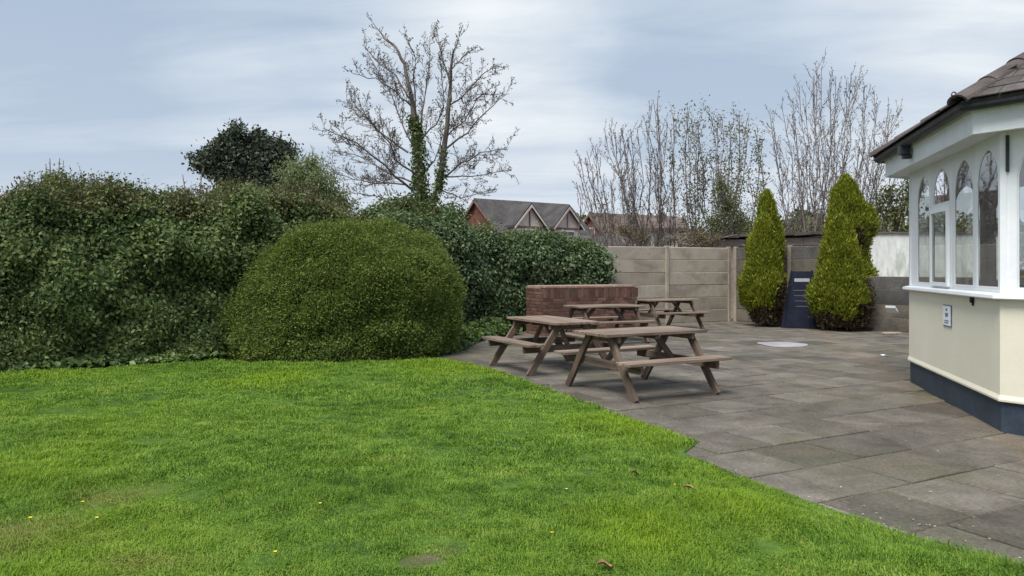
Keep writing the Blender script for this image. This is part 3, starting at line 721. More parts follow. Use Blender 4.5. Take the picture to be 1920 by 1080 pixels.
# ================================================================== CONCRETE FENCES
PH = .343
def fence(name, label, p0, p1, posts, cols, low_from=None, base_off=0):
    p0, p1 = Vector(p0), Vector(p1); d = (p1-p0).normalized(); rz = math.atan2(d.y, d.x)
    t_ = thing(name, label, 'fence', (p0.x, p0.y, 0), rz)
    pm = box_mesh('post', .10, .125, 2.14, .012, M['concrete_post']); pl = box_mesh('post', .10, .125, 1.30, .012, M['concrete_mid'])
    for i, s in enumerate(posts):
        low = low_from is not None and i > low_from
        o = obj('post', pl if low else pm, t_); o.location = (s, 0, (.63 if low else 1.05)-.03)
    for i in range(len(posts)-1):
        a, b_ = posts[i]+.04, posts[i+1]-.04
        nrow = 4 if (low_from is not None and i >= low_from) else 6
        for r in range(nrow):
            me = box_mesh('panel', b_-a, .045, PH+.001, .013, cols(i, r, nrow)); o = obj('panel', me, t_)
            if nrow == 4: zz_ = r*.322+.155
            else: zz_ = r*PH+PH/2
            o.location = ((a+b_)/2, random.uniform(-.007, .007), zz_); o.rotation_euler = (random.uniform(-.02, .02), random.uniform(-.0025, .0025), 0)
    return t_
CX, CY = 6.16, 21.05
fd = Vector((math.cos(R(25)), math.sin(R(25))))
st = Vector((CX, CY))-fd*6.63
fence('concrete_fence', 'pale concrete panel fence behind the brick block and tables', st, (CX, CY), [0, 2.21, 4.42, 6.56], lambda i, r, n: M['concrete'])
c2 = Vector((CX+.12, CY+.03)); e2_ = Vector((9.35, 16.95)); L2 = (e2_-c2).length
fence('concrete_fence', 'dark concrete panel fence running behind the golden conifers to the pavilion', c2, e2_+(e2_-c2).normalized()*1.6, [0.05, 1.75, 3.35, 5.0, 6.65],
      lambda i, r, n: M['concrete_dark'] if (n == 4 and r >= 2) or (n == 6 and r >= 5) else M['concrete_mid'], low_from=2)

# ================================================================== BRICK BLOCK
bb = Vector((.72, 16.35)); bang = math.atan2(1.0, 2.2)
bk = thing('brick_block', 'waist-high red brick block with pale top course behind the picnic tables', 'brick block', (bb.x, bb.y, 0), bang)
BL, BD, BH = 2.40, .95, 1.10
abox('mortar_core', .012, BL-.012, .012, BD-.012, -.03, BH-.02, M['mortar'], bk)
bw, bh, bg_ = .215, .065, .010
brick_full = box_mesh('brick', bw, .10, bh, .004, M['brick']); brick_half = box_mesh('brick', .1025, .10, bh, .004, M['brick'])
cour = 14; CSOL = 11
def lay(axis, length, fixed, course):
    pos_ = -(bw+bg_)/2*(course % 2); x_ = 0.0
    while pos_ < length-.02:
        a = max(0, pos_); b_ = min(length, pos_+bw)
        if b_-a > .05:
            full = (b_-a) > .19; o = obj('brick', brick_full if full else brick_half, bk)
            sc_ = (b_-a)/(bw if full else .1025); j_ = random.uniform(-.003, .003)
            zc = course*(bh+bg_)+bh/2
            if axis == 0: o.location = ((a+b_)/2, fixed+j_, zc)
            else: o.location = (fixed+j_, (a+b_)/2, zc); o.rotation_euler = (0, 0, math.pi/2)
            o.scale = (sc_, 1, 1)
        pos_ += bw+bg_
for c in range(CSOL): lay(0, BL, .05, c)
sold = box_mesh('brick', .065, .10, .215, .004, M['brick'])     # upright course under the top
for i in range(32):
    o = obj('brick', sold, bk); o.location = (.0325+i*.07626, .05+random.uniform(-.003, .003), CSOL*(bh+bg_)+.1075)
for c in range(cour):   # left return, keyed behind the front skin
    pos_ = .111; first = c % 2
    while pos_ < BD-.05:
        b_ = min(BD, pos_+(.1025 if first else bw)); first = 0; o = obj('brick', brick_full, bk); o.location = (.05+random.uniform(-.003, .003), (pos_+b_)/2, c*(bh+bg_)+bh/2); o.rotation_euler = (0, 0, math.pi/2); o.scale = ((b_-pos_)/bw, 1, 1); pos_ = b_+bg_
cop = box_mesh('coping_brick', .066, .215, .05, .005, M['coping'])
for i in range(int((BL+.02)/.076)):
    for j, y0 in enumerate((.1,)):
        o = obj('coping_brick', cop, bk); o.location = (.025+i*.076, y0, cour*(bh+bg_)+.027+random.uniform(-.002, .002))
abox('top_slab', .01, BL-.01, .213, BD-.01, cour*(bh+bg_)-.02, cour*(bh+bg_)+.045, M['coping'], bk, .006)

# ================================================================== PICNIC TABLES
def picnic_table():
    t_ = empty('picnic_table', (0, 0, 0))
    L_ = 1.51
    wds = [.135]*5; y = -.36+.0675
    for i in range(5):
        yy = -.294+i*.147; beam('tabletop_plank', (-L_/2+random.uniform(-.008, .008), yy, .715), (L_/2+random.uniform(-.008, .008), yy, .715), (0, 0, 1), .138, .036, M['wood'], t_)
    for s in (-1, 1):
        for q in (0, 1):
            yy = s*(.60+q*.128); beam('seat_plank', (-L_/2, yy, .425), (L_/2, yy, .425), (0, 0, 1), .122, .036, M['wood'], t_)
    for e in (-1, 1):
        x = e*.60
        for s in (-1, 1):
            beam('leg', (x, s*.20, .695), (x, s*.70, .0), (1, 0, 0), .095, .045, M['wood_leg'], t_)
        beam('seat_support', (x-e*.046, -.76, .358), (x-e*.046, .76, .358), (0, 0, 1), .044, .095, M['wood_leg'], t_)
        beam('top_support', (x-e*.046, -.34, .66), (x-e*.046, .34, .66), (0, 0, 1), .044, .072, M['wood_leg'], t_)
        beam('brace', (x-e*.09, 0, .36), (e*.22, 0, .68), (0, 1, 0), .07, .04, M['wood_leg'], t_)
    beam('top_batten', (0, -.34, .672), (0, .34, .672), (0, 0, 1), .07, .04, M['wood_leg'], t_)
    return t_
def copy_thing(o):
    c = o.copy(); C.objects.link(c)
    for ch in list(o.children):
        d = ch.copy(); C.objects.link(d); d.parent = c; d.matrix_local = ch.matrix_local.copy()
    return c
tspec = [((1.57, 9.16), 28, 'nearest brown picnic table, in front of the others beside the lawn'),
         ((.58, 11.15), -63, 'brown picnic table turned end-on at the lawn corner, left of the others'),
         ((1.88, 15.25), 22, 'brown picnic table standing directly in front of the brick block'),
         ((3.74, 18.24), 25, 'farthest picnic table, right of the brick block before the pale fence')]
proto = picnic_table()
bpy.context.view_layer.update()
for i, ((x, y), a, lb) in enumerate(tspec):
    o = proto if i == 0 else copy_thing(proto)
    o.location = (x, y, 0.004); o.rotation_euler = (0, 0, R(a)); tag(o, lb, 'picnic table', 'wooden picnic tables on the patio')

# ================================================================== FOLIAGE
def poly_eval(path, u):
    "path rows x,y,depth,height, u in 0..1 along the length"
    A = np.asarray(path, float); seg = np.hypot(np.diff(A[:, 0]), np.diff(A[:, 1])); cum = np.concatenate([[0], np.cumsum(seg)])/seg.sum()
    out = np.stack([np.interp(u, cum, A[:, j]) for j in range(A.shape[1])], 1)
    e = .02; p1 = np.stack([np.interp(np.clip(u+e, 0, 1), cum, A[:, j]) for j in (0, 1)], 1); p0 = np.stack([np.interp(np.clip(u-e, 0, 1), cum, A[:, j]) for j in (0, 1)], 1)
    tan = p1-p0; tan /= np.linalg.norm(tan, axis=1, keepdims=True)
    return out, tan
def hedge_surface(path, u, th, ex=.55, amp=.3, seed=0, inset=0):
    A, tan = poly_eval(path, u)
    nb = np.stack([-tan[:, 1], tan[:, 0]], 1)          # to the back
    c, s = np.cos(th), np.sin(th)
    cx_ = np.sign(c)*np.abs(c)**ex; sz = np.abs(s)**ex
    dep, h = A[:, 2], A[:, 3]
    Pn = np.zeros((len(u), 3)); Pn[:, :2] = A[:, :2]+nb*(dep*(.5-.5*cx_))[:, None]; Pn[:, 2] = h*sz
    Nn = np.zeros_like(Pn); Nn[:, :2] = -nb*c[:, None]; Nn[:, 2] = s; Nn = unit(Nn)
    dsp = amp*(.9*vnoise(Pn, .8, seed)+.85*vnoise(Pn, 1.9, seed+1)+.6*vnoise(Pn, 4.2, seed+2))
    Pn = Pn+Nn*(dsp-inset)[:, None]
    Pn[:, 2] = np.maximum(Pn[:, 2], .0)
    return Pn, Nn
def th_sample(n, ex, front=.6):
    "front face evenly by height, then the top, a little of the back"
    k_ = rng.random(n); z = rng.random(n); x = rng.random(n)*2-1
    th_f = np.arcsin(np.clip(z, 0, 1)**(1/ex)); th_t = np.arccos(np.sign(x)*np.abs(x)**(1/ex)); th_b = math.pi-np.arcsin(np.clip(.5+.5*z, 0, 1)**(1/ex))
    return np.where(k_ < front, th_f, np.where(k_ < .93, th_t, th_b))
def cluster(Pn, Nn, per, spread):
    idx = np.repeat(np.arange(len(Pn)), per); off = rng.normal(size=(len(idx), 3))*spread
    return Pn[idx]+off, Nn[idx]
def shoots(name, Pn, Nn, lo, hi, mat, parent, rad=.006, leaf=None, per=5, lsize=.05, base=(0, 0, 0), up=1.0):
    lines = []; LP_, LD = [], []
    for p, n_ in zip(Pn, Nn):
        L_ = random.uniform(lo, hi); d = Vector(n_)*.5+Vector((random.gauss(0, .3), random.gauss(0, .3), up)); d.normalize()
        q = [Vector(p)-d*.15]
        for j in range(3): q.append(q[-1]+d*(L_+.15)/3+Vector((random.gauss(0, .02), random.gauss(0, .02), 0)))
        lines.append(([tuple(v) for v in q], [rad, rad*.9, rad*.7, rad*.4]))
        if leaf:
            for j in range(per):
                tt = random.random()*.9+.1; LP_.append(tuple(q[0].lerp(q[-1], tt))); LD.append((random.gauss(0, 1), random.gauss(0, 1), random.gauss(.5, .6)))
    tag(obj(name, tube_mesh(name, lines, 3, mat, base), parent), kind='stuff')
    if leaf and LP_:
        return np.array(LP_), unit(np.array(LD))
def hedge(name, label, cat, path, nclus, per, size, mat, ex=.55, amp=.3, seed=0, spread=.07, top_mat=None, top_n=0, nshoot=0, front=.62, aspect=.55, droop=.35, shoot_mat=None):
    A = np.asarray(path, float); base = (float(A[:, 0].mean()), float(A[:, 1].mean()), 0.0)
    t_ = thing(name, label, cat, base)
    u = rng.random(nclus); th = th_sample(nclus, ex, front)
    Pn, Nn = hedge_surface(path, u, th, ex, amp, seed); Pn = Pn-Nn*(rng.exponential(.10, nclus)[:, None])
    Q, NQ = cluster(Pn, Nn, per, spread); Q[:, 2] = np.maximum(Q[:, 2], .01)
    n_ = len(Q); N2 = unit(NQ+rng.normal(size=(n_, 3))*.6); D = rdir(n_); D = D-N2*np.sum(D*N2, 1, keepdims=True)*.8; D[:, 2] -= droop
    sz = size*(.65+.7*rng.random(n_))*(1+.35*vnoise(Q, .9, seed+7))
    obj('foliage', leaves_mesh('foliage', Q, D, N2, sz, sz*aspect, mat, base=base), t_)
    # dark inside
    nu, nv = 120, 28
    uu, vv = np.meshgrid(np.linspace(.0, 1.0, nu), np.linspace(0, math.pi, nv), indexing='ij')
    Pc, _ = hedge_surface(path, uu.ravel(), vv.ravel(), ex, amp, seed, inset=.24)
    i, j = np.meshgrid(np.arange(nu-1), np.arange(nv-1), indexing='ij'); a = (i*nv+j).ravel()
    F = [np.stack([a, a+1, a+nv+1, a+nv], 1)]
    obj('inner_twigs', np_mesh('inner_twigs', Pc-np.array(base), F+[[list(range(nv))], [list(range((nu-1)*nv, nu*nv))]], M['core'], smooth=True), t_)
    if top_n:
        u = rng.random(top_n); th = math.pi*(.33+.3*rng.random(top_n)); Pn, Nn = hedge_surface(path, u, th, ex, amp, seed); Pn = Pn+Nn*(rng.random(top_n)*.07)[:, None]
        Q, NQ = cluster(Pn, Nn, 5, spread*.9); n_ = len(Q); D = rdir(n_); D[:, 2] += .5; sz = size*.75*(.6+.7*rng.random(n_))
        obj('young_growth', leaves_mesh('young_growth', Q, D, unit(NQ+rng.normal(size=(n_, 3))*.7), sz, sz*.5, top_mat or mat, base=base), t_)
    if nshoot:
        u = rng.random(nshoot); th = math.pi*(.36+.25*rng.random(nshoot)); Pn, Nn = hedge_surface(path, u, th, ex, amp, seed)
        r_ = shoots('twigs', Pn, Nn, .04, .33, M['twig_dark'], t_, .0045, True, 7, size, base)
        LPp, LDd = r_; n_ = len(LPp); sz = size*.7*(.6+.6*rng.random(n_))
        obj('twig_leaves', leaves_mesh('twig_leaves', LPp, LDd, rdir(n_), sz, sz*.5, top_mat or mat, base=base), t_)
    return t_
hedge('mixed_hedge', 'tall dark mixed hedge along the left side of the lawn', 'hedge',
      [(-12.5, 8.9, 2.3, 2.6), (-9.8, 9.7, 2.3, 2.6), (-8.3, 10.2, 2.3, 2.72), (-7.5, 10.5, 2.2, 2.34), (-6.6, 11.05, 2.4, 2.62), (-5.7, 11.7, 2.5, 2.82), (-4.85, 12.2, 2.6, 2.62), (-4.0, 12.9, 2.6, 2.60), (-3.2, 13.9, 2.6, 2.55), (-2.2, 15.2, 2.4, 2.5)],
      29000, 8, .07, M['leaf_hedge'], ex=.5, amp=.36, seed=1, top_mat=M['leaf_top'], top_n=7000, nshoot=1500)
hedge('laurel_hedge', 'glossy green laurel hedge between the round bush and the brick block', 'hedge',
      [(-2.3, 15.5, 2.0, 2.6), (-1.4, 16.3, 1.7, 2.48), (-.5, 17.1, 1.5, 2.34), (.3, 17.65, 1.3, 2.2), (1.1, 18.1, 1.2, 2.02), (1.5, 18.3, 1.0, 1.86), (2.42, 18.75, .75, 1.84)],
      10000, 8, .095, M['leaf_laurel'], ex=.5, amp=.29, seed=5, top_mat=M['leaf_hedge'], top_n=900, nshoot=60, spread=.09, aspect=.5)
# round clipped bush: a bulging dome that leans a little
def dome(name, label, cx_, cy_, rx, ry, h, nclus, per, size, mat, seed):
    base = (cx_, cy_, 0); t_ = thing(name, label, 'bush', base)
    def S(ph, ta, inset=0):
        c, s = np.cos(ta), np.sin(ta)
        z = h*np.abs(s)**.85; rr = np.abs(c)**.62
        bulge = 1+.05*np.sin(ph*2+.6)
        Pn = np.stack([cx_+rx*rr*np.cos(ph)*bulge+.18*s, cy_+ry*rr*np.sin(ph)*bulge, z], 1)
        Nn = unit(np.stack([np.cos(ph)*c/rx, np.sin(ph)*c/ry, s/h], 1))
        d_ = .22*vnoise(Pn, .7, seed)+.13*vnoise(Pn, 1.7, seed+1)+.10*vnoise(Pn, 4.2, seed+2)
        return Pn+Nn*(d_-inset)[:, None], Nn
    ph = rng.random(nclus)*2*math.pi; ta = np.arcsin(np.clip(rng.random(nclus)**.95, 0, 1))
    Pn, Nn = S(ph, ta); Pn = Pn-Nn*rng.exponential(.05, nclus)[:, None]
    Q, NQ = cluster(Pn, Nn, per, .045); n_ = len(Q); Q[:, 2] = np.maximum(Q[:, 2], .01)
    D = unit(NQ*.7+rdir(n_)*.9); sz = size*(.6+.8*rng.random(n_))
    obj('foliage', leaves_mesh('foliage', Q, D, rdir(n_), sz, sz*.42, mat, base=base), t_)
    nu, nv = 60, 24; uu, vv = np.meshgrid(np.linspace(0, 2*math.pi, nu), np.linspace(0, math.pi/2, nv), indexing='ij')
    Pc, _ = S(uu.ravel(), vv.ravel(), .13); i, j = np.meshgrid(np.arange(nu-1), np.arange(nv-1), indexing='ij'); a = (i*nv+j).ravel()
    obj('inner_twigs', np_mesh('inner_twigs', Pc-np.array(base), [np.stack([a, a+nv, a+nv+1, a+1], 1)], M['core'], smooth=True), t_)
    k_ = 1800; ph = rng.random(k_)*2*math.pi; ta = np.arcsin(rng.random(k_)*.97+.03); Pn, Nn = S(ph, ta)
    LPp, LDd = shoots('twigs', Pn, Nn, .04, .27, M['twig_dark'], t_, .003, True, 8, size, base)
    obj('twig_leaves', leaves_mesh('twig_leaves', LPp, LDd, rdir(len(LPp)), size*.9, size*.4, mat, base=base), t_)
    return t_
dome('clipped_bush', 'big round clipped olive-green bush bulging over the lawn before the hedge', -3.0, 13.25, 1.80, 1.7, 2.26, 46000, 6, .042, M['leaf_bush'], 11)
# low ivy at the hedge foot
def ground_plants(name, label, path, n_, size, mat, hmax, wdt, seed):
    A = np.asarray(path, float); base = (A[:, 0].mean(), A[:, 1].mean(), 0); t_ = thing(name, label, 'ivy', base)
    u = rng.random(n_); E, tan = poly_eval(np.c_[A, A[:, :2]*0], u); nb = np.stack([-tan[:, 1], tan[:, 0]], 1)
    off = (rng.random(n_)**1.0)*wdt; q = np.stack([E[:, 0], E[:, 1], E[:, 0]*0], 1)
    hh = hmax*np.clip(.55+.8*vnoise(q, 1.3, seed), .12, 1)*np.sqrt(np.clip(off/wdt+.08, 0, 1))
    Pn = np.stack([E[:, 0]+nb[:, 0]*off, E[:, 1]+nb[:, 1]*off, hh*(1-rng.random(n_)**2*.5)], 1); N2 = unit(np.stack([-nb[:, 0]*.6, -nb[:, 1]*.6, np.ones(n_)], 1)+rng.normal(size=(n_, 3))*.45)
    D = rdir(n_); D -= N2*np.sum(D*N2, 1, keepdims=True)*.8; sz = size*(.6+.8*rng.random(n_))
    obj('foliage', leaves_mesh('foliage', Pn, D, N2, sz, sz*.8, mat, base=base), t_)
    lines = []
    for k_ in range(90):
        i_ = random.randrange(n_); p = Pn[i_]; lines.append(([(p[0], p[1], -.02), (p[0]+random.gauss(0, .05), p[1]+random.gauss(0, .05), p[2]*.6), tuple(p)], [.006, .005, .003]))
    obj('stems', tube_mesh('stems', lines, 3, M['twig_dark'], base), t_)
ground_plants('ivy_patch', 'low ivy spreading at the foot of the left hedge', [(-9.6, 9.35), (-7.9, 10.0), (-6.9, 10.5), (-5.6, 11.25), (-4.6, 11.95)], 7500, .085, M['leaf_ivy'], .34, .9, 31)
ground_plants('ivy_patch', 'ivy clump at the right foot of the round bush', [(-1.75, 12.3), (-1.15, 12.75), (-.85, 13.6), (-.75, 14.6), (-.5, 15.8), (.2, 16.8)], 4200, .085, M['leaf_ivy'], .42, .7, 37)

# golden conifers: each of two flame-shaped lobes
def conifer(name, label, base, lobes, n_, seed, holes=()):
    t_ = thing(name, label, 'conifer', base)
    allP, allN, cores = [], [], []
    tot = sum(l[3]*l[5] for l in lobes)
    for (lx, ly, z0, r_, zc, h) in lobes:       # offset, foot height, radius, height of widest part (0..1), height
        m_ = int(n_*r_*h/tot); tt = rng.random(m_)**.85; ph = rng.random(m_)*2*math.pi
        def rad(tt):
            return r_*np.where(tt < zc, .62+.38*np.sin(np.clip(tt/zc, 0, 1)*math.pi/2), np.clip((1-tt)/(1-zc), 0, 1)**.72)
        def S(tt, ph, inset=0):
            z = z0+tt*h; rr = rad(tt)
            Pn = np.stack([lx+rr*np.cos(ph), ly+rr*np.sin(ph), z], 1); Nn = unit(np.stack([np.cos(ph), np.sin(ph), np.where(tt < zc, -.15, .35)], 1))
            dd = .13*vnoise(Pn+base[0], 2.0, seed)+.10*vnoise((Pn+base[0])*np.array([1, 1, .5]), 5.0, seed+1)
            return Pn+Nn*((dd-inset)*np.clip(rr/r_*1.6, .15, 1))[:, None], Nn
        Pn, Nn = S(tt, ph); Pn -= Nn*rng.exponential(.045, m_)[:, None]; allP.append(Pn); allN.append(Nn)
        nu, nv = 24, 24; uu, vv = np.meshgrid(np.linspace(0, 2*math.pi, nu), np.linspace(0, .97, nv), indexing='ij')
        Pc, _ = S(vv.ravel(), uu.ravel(), .13); i, j = np.meshgrid(np.arange(nu-1), np.arange(nv-1), indexing='ij'); a = (i*nv+j).ravel()
        cores.append((Pc, np.stack([a, a+nv, a+nv+1, a+1], 1)))
    Pn = np.concatenate(allP); Nn = np.concatenate(allN)
    dead = np.zeros(len(Pn))
    for (hx, hy, hz, hr) in holes: dead = np.maximum(dead, (np.linalg.norm((Pn-np.array([hx, hy, hz]))*np.array([1, 1, .7]), axis=1)+.12*vnoise(Pn, 5, 3) < hr))
    dead = np.maximum(dead, (Pn[:, 2]+.22*vnoise(Pn, 3, 8) < .42)).astype(bool)
    for nm, kx, mt, per, sp in (('foliage', ~dead, M['leaf_conifer'], 5, .035), ('dead_foliage', dead, M['leaf_brown'], 3, .05)):
        if not kx.any(): continue
        Q, NQ = cluster(Pn[kx], Nn[kx], per, sp); k_ = len(Q); Q[:, 2] = np.maximum(Q[:, 2], .03); D = NQ*.6+rng.normal(size=(k_, 3))*.35; D[:, 2] += .9; sz = .085*(.6+.7*rng.random(k_))
        obj(nm, leaves_mesh(nm, Q, D, NQ+rng.normal(size=(k_, 3))*.5, sz, sz*.36, mt), t_)
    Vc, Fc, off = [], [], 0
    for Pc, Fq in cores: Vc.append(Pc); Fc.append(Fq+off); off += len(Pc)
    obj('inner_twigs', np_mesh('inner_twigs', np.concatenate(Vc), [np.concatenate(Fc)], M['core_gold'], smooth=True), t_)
    obj('trunk', tube_mesh('trunk', [([(0, 0, -.05), (.02, 0, .5), (0, .02, 1.4)], [.09, .075, .05])], 8, M['bark']), t_)
b1 = G(1434, 611)
conifer('golden_conifer', 'slim golden conifer standing left of the navy board', tuple(b1), [(-.08, -.15, .08, .55, .36, 2.72), (.13, .25, .3, .36, .55, 3.15)], 17000, 41, holes=[(.35, -.45, .6, .42)])
b2 = Vector((8.02, 18.15, 0))
conifer('golden_conifer', 'broad golden conifer with a bulging right side, next to the navy board', tuple(b2), [(-.18, -.28, .08, .62, .30, 2.62), (.22, .3, 1.3, .50, .55, 2.40), (.45, .25, 1.95, .36, .5, 1.35), (.36, .15, .15, .42, .55, 2.0)], 26000, 47, holes=[(.38, -.45, .45, .5), (.66, -.1, 2.1, .2), (.35, -.2, 2.1, .25)])

# ================================================================== NAVY BOARD and small things by the fence
nb_ = Vector((6.83, 18.45, 0)); nbt = thing('display_board', 'navy blue board with pale heading leaning between the two golden conifers', 'board', (nb_.x+.32, nb_.y, 0), R(-22))
def lean(x, y, z): a = R(20); return (x, y+z*math.sin(a), z*math.cos(a))
def leanbox(name, x0, x1, y0, y1, z0, z1, mat, taper=1.0):
    V = []
    for z, k_ in ((z0, 1), (z1, taper)):
        for (x, y) in ((x0*k_, y0), (x1*k_, y0), (x1*k_, y1), (x0*k_, y1)): V.append(lean(x, y, z))
    return obj(name, poly_mesh(name, V, [(0, 1, 2, 3), (4, 5, 6, 7), (0, 1, 5, 4), (1, 2, 6, 5), (2, 3, 7, 6), (3, 0, 4, 7)], mat), nbt)
leanbox('panel', -.43, .43, 0, .04, .03, 1.5, M['navy'], .56)
for s in (-1, 1):
    V = []
    for z, k_ in ((.0, 1), (1.53, .56)):
        for (x, y) in ((s*.40, -.03), (s*.47, -.03), (s*.47, .06), (s*.40, .06)): V.append(lean(x*k_, y, z))
    obj('side_rail', poly_mesh('side_rail', V, [(0, 1, 2, 3), (4, 5, 6, 7), (0, 1, 5, 4), (1, 2, 6, 5), (2, 3, 7, 6), (3, 0, 4, 7)], M['navy']), nbt)
leanbox('heading', -.17, .19, -.012, -.001, 1.22, 1.31, M['pale_plastic'])
for k_, z in enumerate((.98, .84, .70, .56)): leanbox('print_line', -.2+.02*k_, .17, -.006, -.001, z, z+.022, surf('dull_blue_ink', (.02, .025, .045), (.03, .038, .06), 8, .5) if k_ == 0 else bpy.data.materials['dull_blue_ink'])
leanbox('bottom_rail', -.47, .47, -.05, .07, -.0, .06, M['navy'])
# black sheet at the foot of the right conifer
bs = G(1600, 618); n1_ = 14; n2_ = 7
gx, gy = np.meshgrid(np.linspace(-.55, .75, n1_), np.linspace(-.22, .22, n2_), indexing='ij')
q = np.stack([gx.ravel(), gy.ravel(), gx.ravel()*0], 1); zq = .02+.05*np.abs(vnoise(q, 4, 2))+.03*np.abs(vnoise(q, 9, 3)); gxr = gx.ravel(); gyr = gy.ravel()*(1-.35*np.abs(gxr))
top = np.stack([gxr, gyr, zq], 1); bot = np.stack([gxr, gyr, np.zeros(len(gxr))], 1)
i, j = np.meshgrid(np.arange(n1_-1), np.arange(n2_-1), indexing='ij'); a = (i*n2_+j).ravel(); nn_ = n1_*n2_
Fq = np.stack([a, a+n2_, a+n2_+1, a+1], 1)
per_ = [i_*n2_ for i_ in range(n1_)]+[(n1_-1)*n2_+j_ for j_ in range(1, n2_)]+[i_*n2_+n2_-1 for i_ in range(n1_-2, -1, -1)]+[j_ for j_ in range(n2_-2, 0, -1)]
Fs = [[per_[i_], per_[(i_+1) % len(per_)], per_[(i_+1) % len(per_)]+nn_, per_[i_]+nn_] for i_ in range(len(per_))]
o = obj('plastic_sheet', np_mesh('plastic_sheet', np.concatenate([top, bot]), [Fq, Fq[:, ::-1]+nn_, Fs], M['black_sheet'], smooth=True)); o.location = (bs.x, bs.y-.05, .004); tag(o, 'crumpled black plastic sheet on the ground under the broad conifer', 'sheet')
def blob(name, label, cat, loc, s, mat, rz=0, seed=0, amp=.25, sub=2):
    bm = bmesh.new(); bmesh.ops.create_icosphere(bm, subdivisions=sub, radius=1)
    co = np.array([tuple(v.co) for v in bm.verts]); d_ = 1+amp*vnoise(co, 1.7, seed)
    for v, k_ in zip(bm.verts, d_): v.co = Vector((v.co.x*s[0]*k_, v.co.y*s[1]*k_, v.co.z*s[2]*k_))
    me = bpy.data.meshes.new(name); bm.to_mesh(me); bm.free(); me.materials.append(mat)
    for p in me.polygons: p.use_smooth = True
    o = obj(name, me); o.location = loc; o.rotation_euler = (0, 0, rz); return tag(o, label, cat)
# white lamp unit on the dark fence
wl = P(1675, 581, 16.85); t_ = thing('wall_lamp', 'small white lamp fixed to the dark fence beside the pavilion', 'lamp', tuple(wl), math.atan2((e2_-c2).y, (e2_-c2).x))
abox('back_plate', -.07, .07, -.045, .045, -.05, .05, M['pale_plastic'], t_, .01)
obj('cover', prism_mesh('cover', [(-.11, -.14, .05), (.11, -.14, .05), (.13, -.046, -.06), (-.13, -.046, -.06)], (0, .0, .05), M['paper']), t_)
pb = G(1672, 627); t_ = obj('timber_offcut', box_mesh('timber_offcut', .42, .14, .05, .008, M['concrete_post'])); t_.location = (pb.x, pb.y, .026); t_.rotation_euler = (0, 0, .2); tag(t_, 'short pale plank offcut on the paving before the dark fence', 'plank')
# thin pale patch of uneven outline, flat on the patio
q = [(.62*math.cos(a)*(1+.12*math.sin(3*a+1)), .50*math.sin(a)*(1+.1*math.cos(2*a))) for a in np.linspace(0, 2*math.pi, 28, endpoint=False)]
ps = G(1467, 646.5); o = obj('pale_patch', prism_mesh('pale_patch', [(x*.72, y, 0) for x, y in q], (0, 0, .008), surf('pale_patch', (.30, .29, .31), (.44, .42, .45), 3, .35, fine=10, fine_amt=.1, bmp=.1))); o.location = (ps.x, ps.y, .003); tag(o, 'thin whitish patch lying flat on the open patio', 'sheet')
sp = G(1656, 667); blob('paper_scrap', 'tiny white paper scrap on the patio left of the pavilion', 'litter', (sp.x, sp.y, .012), (.05, .035, .014), M['paper'], .4, 3)

# ================================================================== HOUSES AND SHEDS BEYOND
def lp(o3, d, s, out, z, n_): return Vector((o3.x+d.x*s+n_.x*out, o3.y+d.y*s+n_.y*out, z))
def quadbox(name, f_, u0, u1, o0, o1, z0, z1, mat, parent): return fbox(name, f_, u0, u1, o0, o1, z0, z1, mat, parent)
def gable_house(name, label, r0, ang, L_, W_, ridge, pitch, wall_mat, roof_mat):
    "r0 = plan point under the near ridge end, ridge runs along ang"
    d = Vector((math.cos(ang), math.sin(ang))); n_ = Vector((math.sin(ang), -math.cos(ang)))   # n_ = front side
    t_ = thing(name, label, 'house', (r0[0], r0[1], 0), ang)
    ez = ridge-W_/2*math.tan(pitch)
    prof = [(0, -W_/2, -.06), (0, W_/2, -.06), (0, W_/2, ez), (0, 0, ridge), (0, -W_/2, ez)]
    obj('wall', prism_mesh('wall', prof, (L_, 0, 0), wall_mat), t_)
    th_, ov = .16, .35
    for s, nm in ((-1, 'roof'), (1, 'roof')):
        e = W_/2+ov; ze = ridge-e*math.tan(pitch)
        q = [(-.3, 0, ridge+.02), (-.3, s*e, ze+.02), (-.3, s*e, ze+th_+.02), (-.3, 0, ridge+th_+.06)]
        obj('roof', prism_mesh('roof', q, (L_+.6, 0, 0), roof_mat), t_)
        q = [(-.34, s*.02, ridge-.12), (-.34, s*e, ze-.12), (-.34, s*e, ze+.1), (-.34, s*.02, ridge+.1)]
        obj('bargeboard', prism_mesh('bargeboard', q, (.039, 0, 0), M['timber']), t_)
    return t_, ez
def far_window(t_, x0, x1, y, z0, z1, axis='x', proud=.05, bars=1):
    "window in the front (y = const, facing -y) or gable (axis y, x = const facing -x)"
    def bx(nm, a0, a1, b0, b1, d0, d1, mat, par):
        if axis == 'x': return abox(nm, a0, a1, y-d1, y-d0, b0, b1, mat, par)
        return abox(nm, y-d1, y-d0, a0, a1, b0, b1, mat, par)
    w_ = bx('window', x0, x1, z0, z1, .0, proud, M['white_trim'], t_)
    n_ = bars+1; st = (x1-x0-.12)/n_; c = w_.location
    for i in range(n_):
        a0 = x0+.09+i*st; p = bx('pane', a0, a0+st-.06, z0+.1, z1-.1, proud+.002, proud+.02, M['far_glass'], w_)
        p.location = p.location-c
hA, ezA = gable_house('brick_house', 'brick house with dark grey roof and two small front gables beyond the hedge', (-2.8, 60.0), R(36), 9.4, 6.2, 6.86, R(40), M['house_brick'], M['slate'])
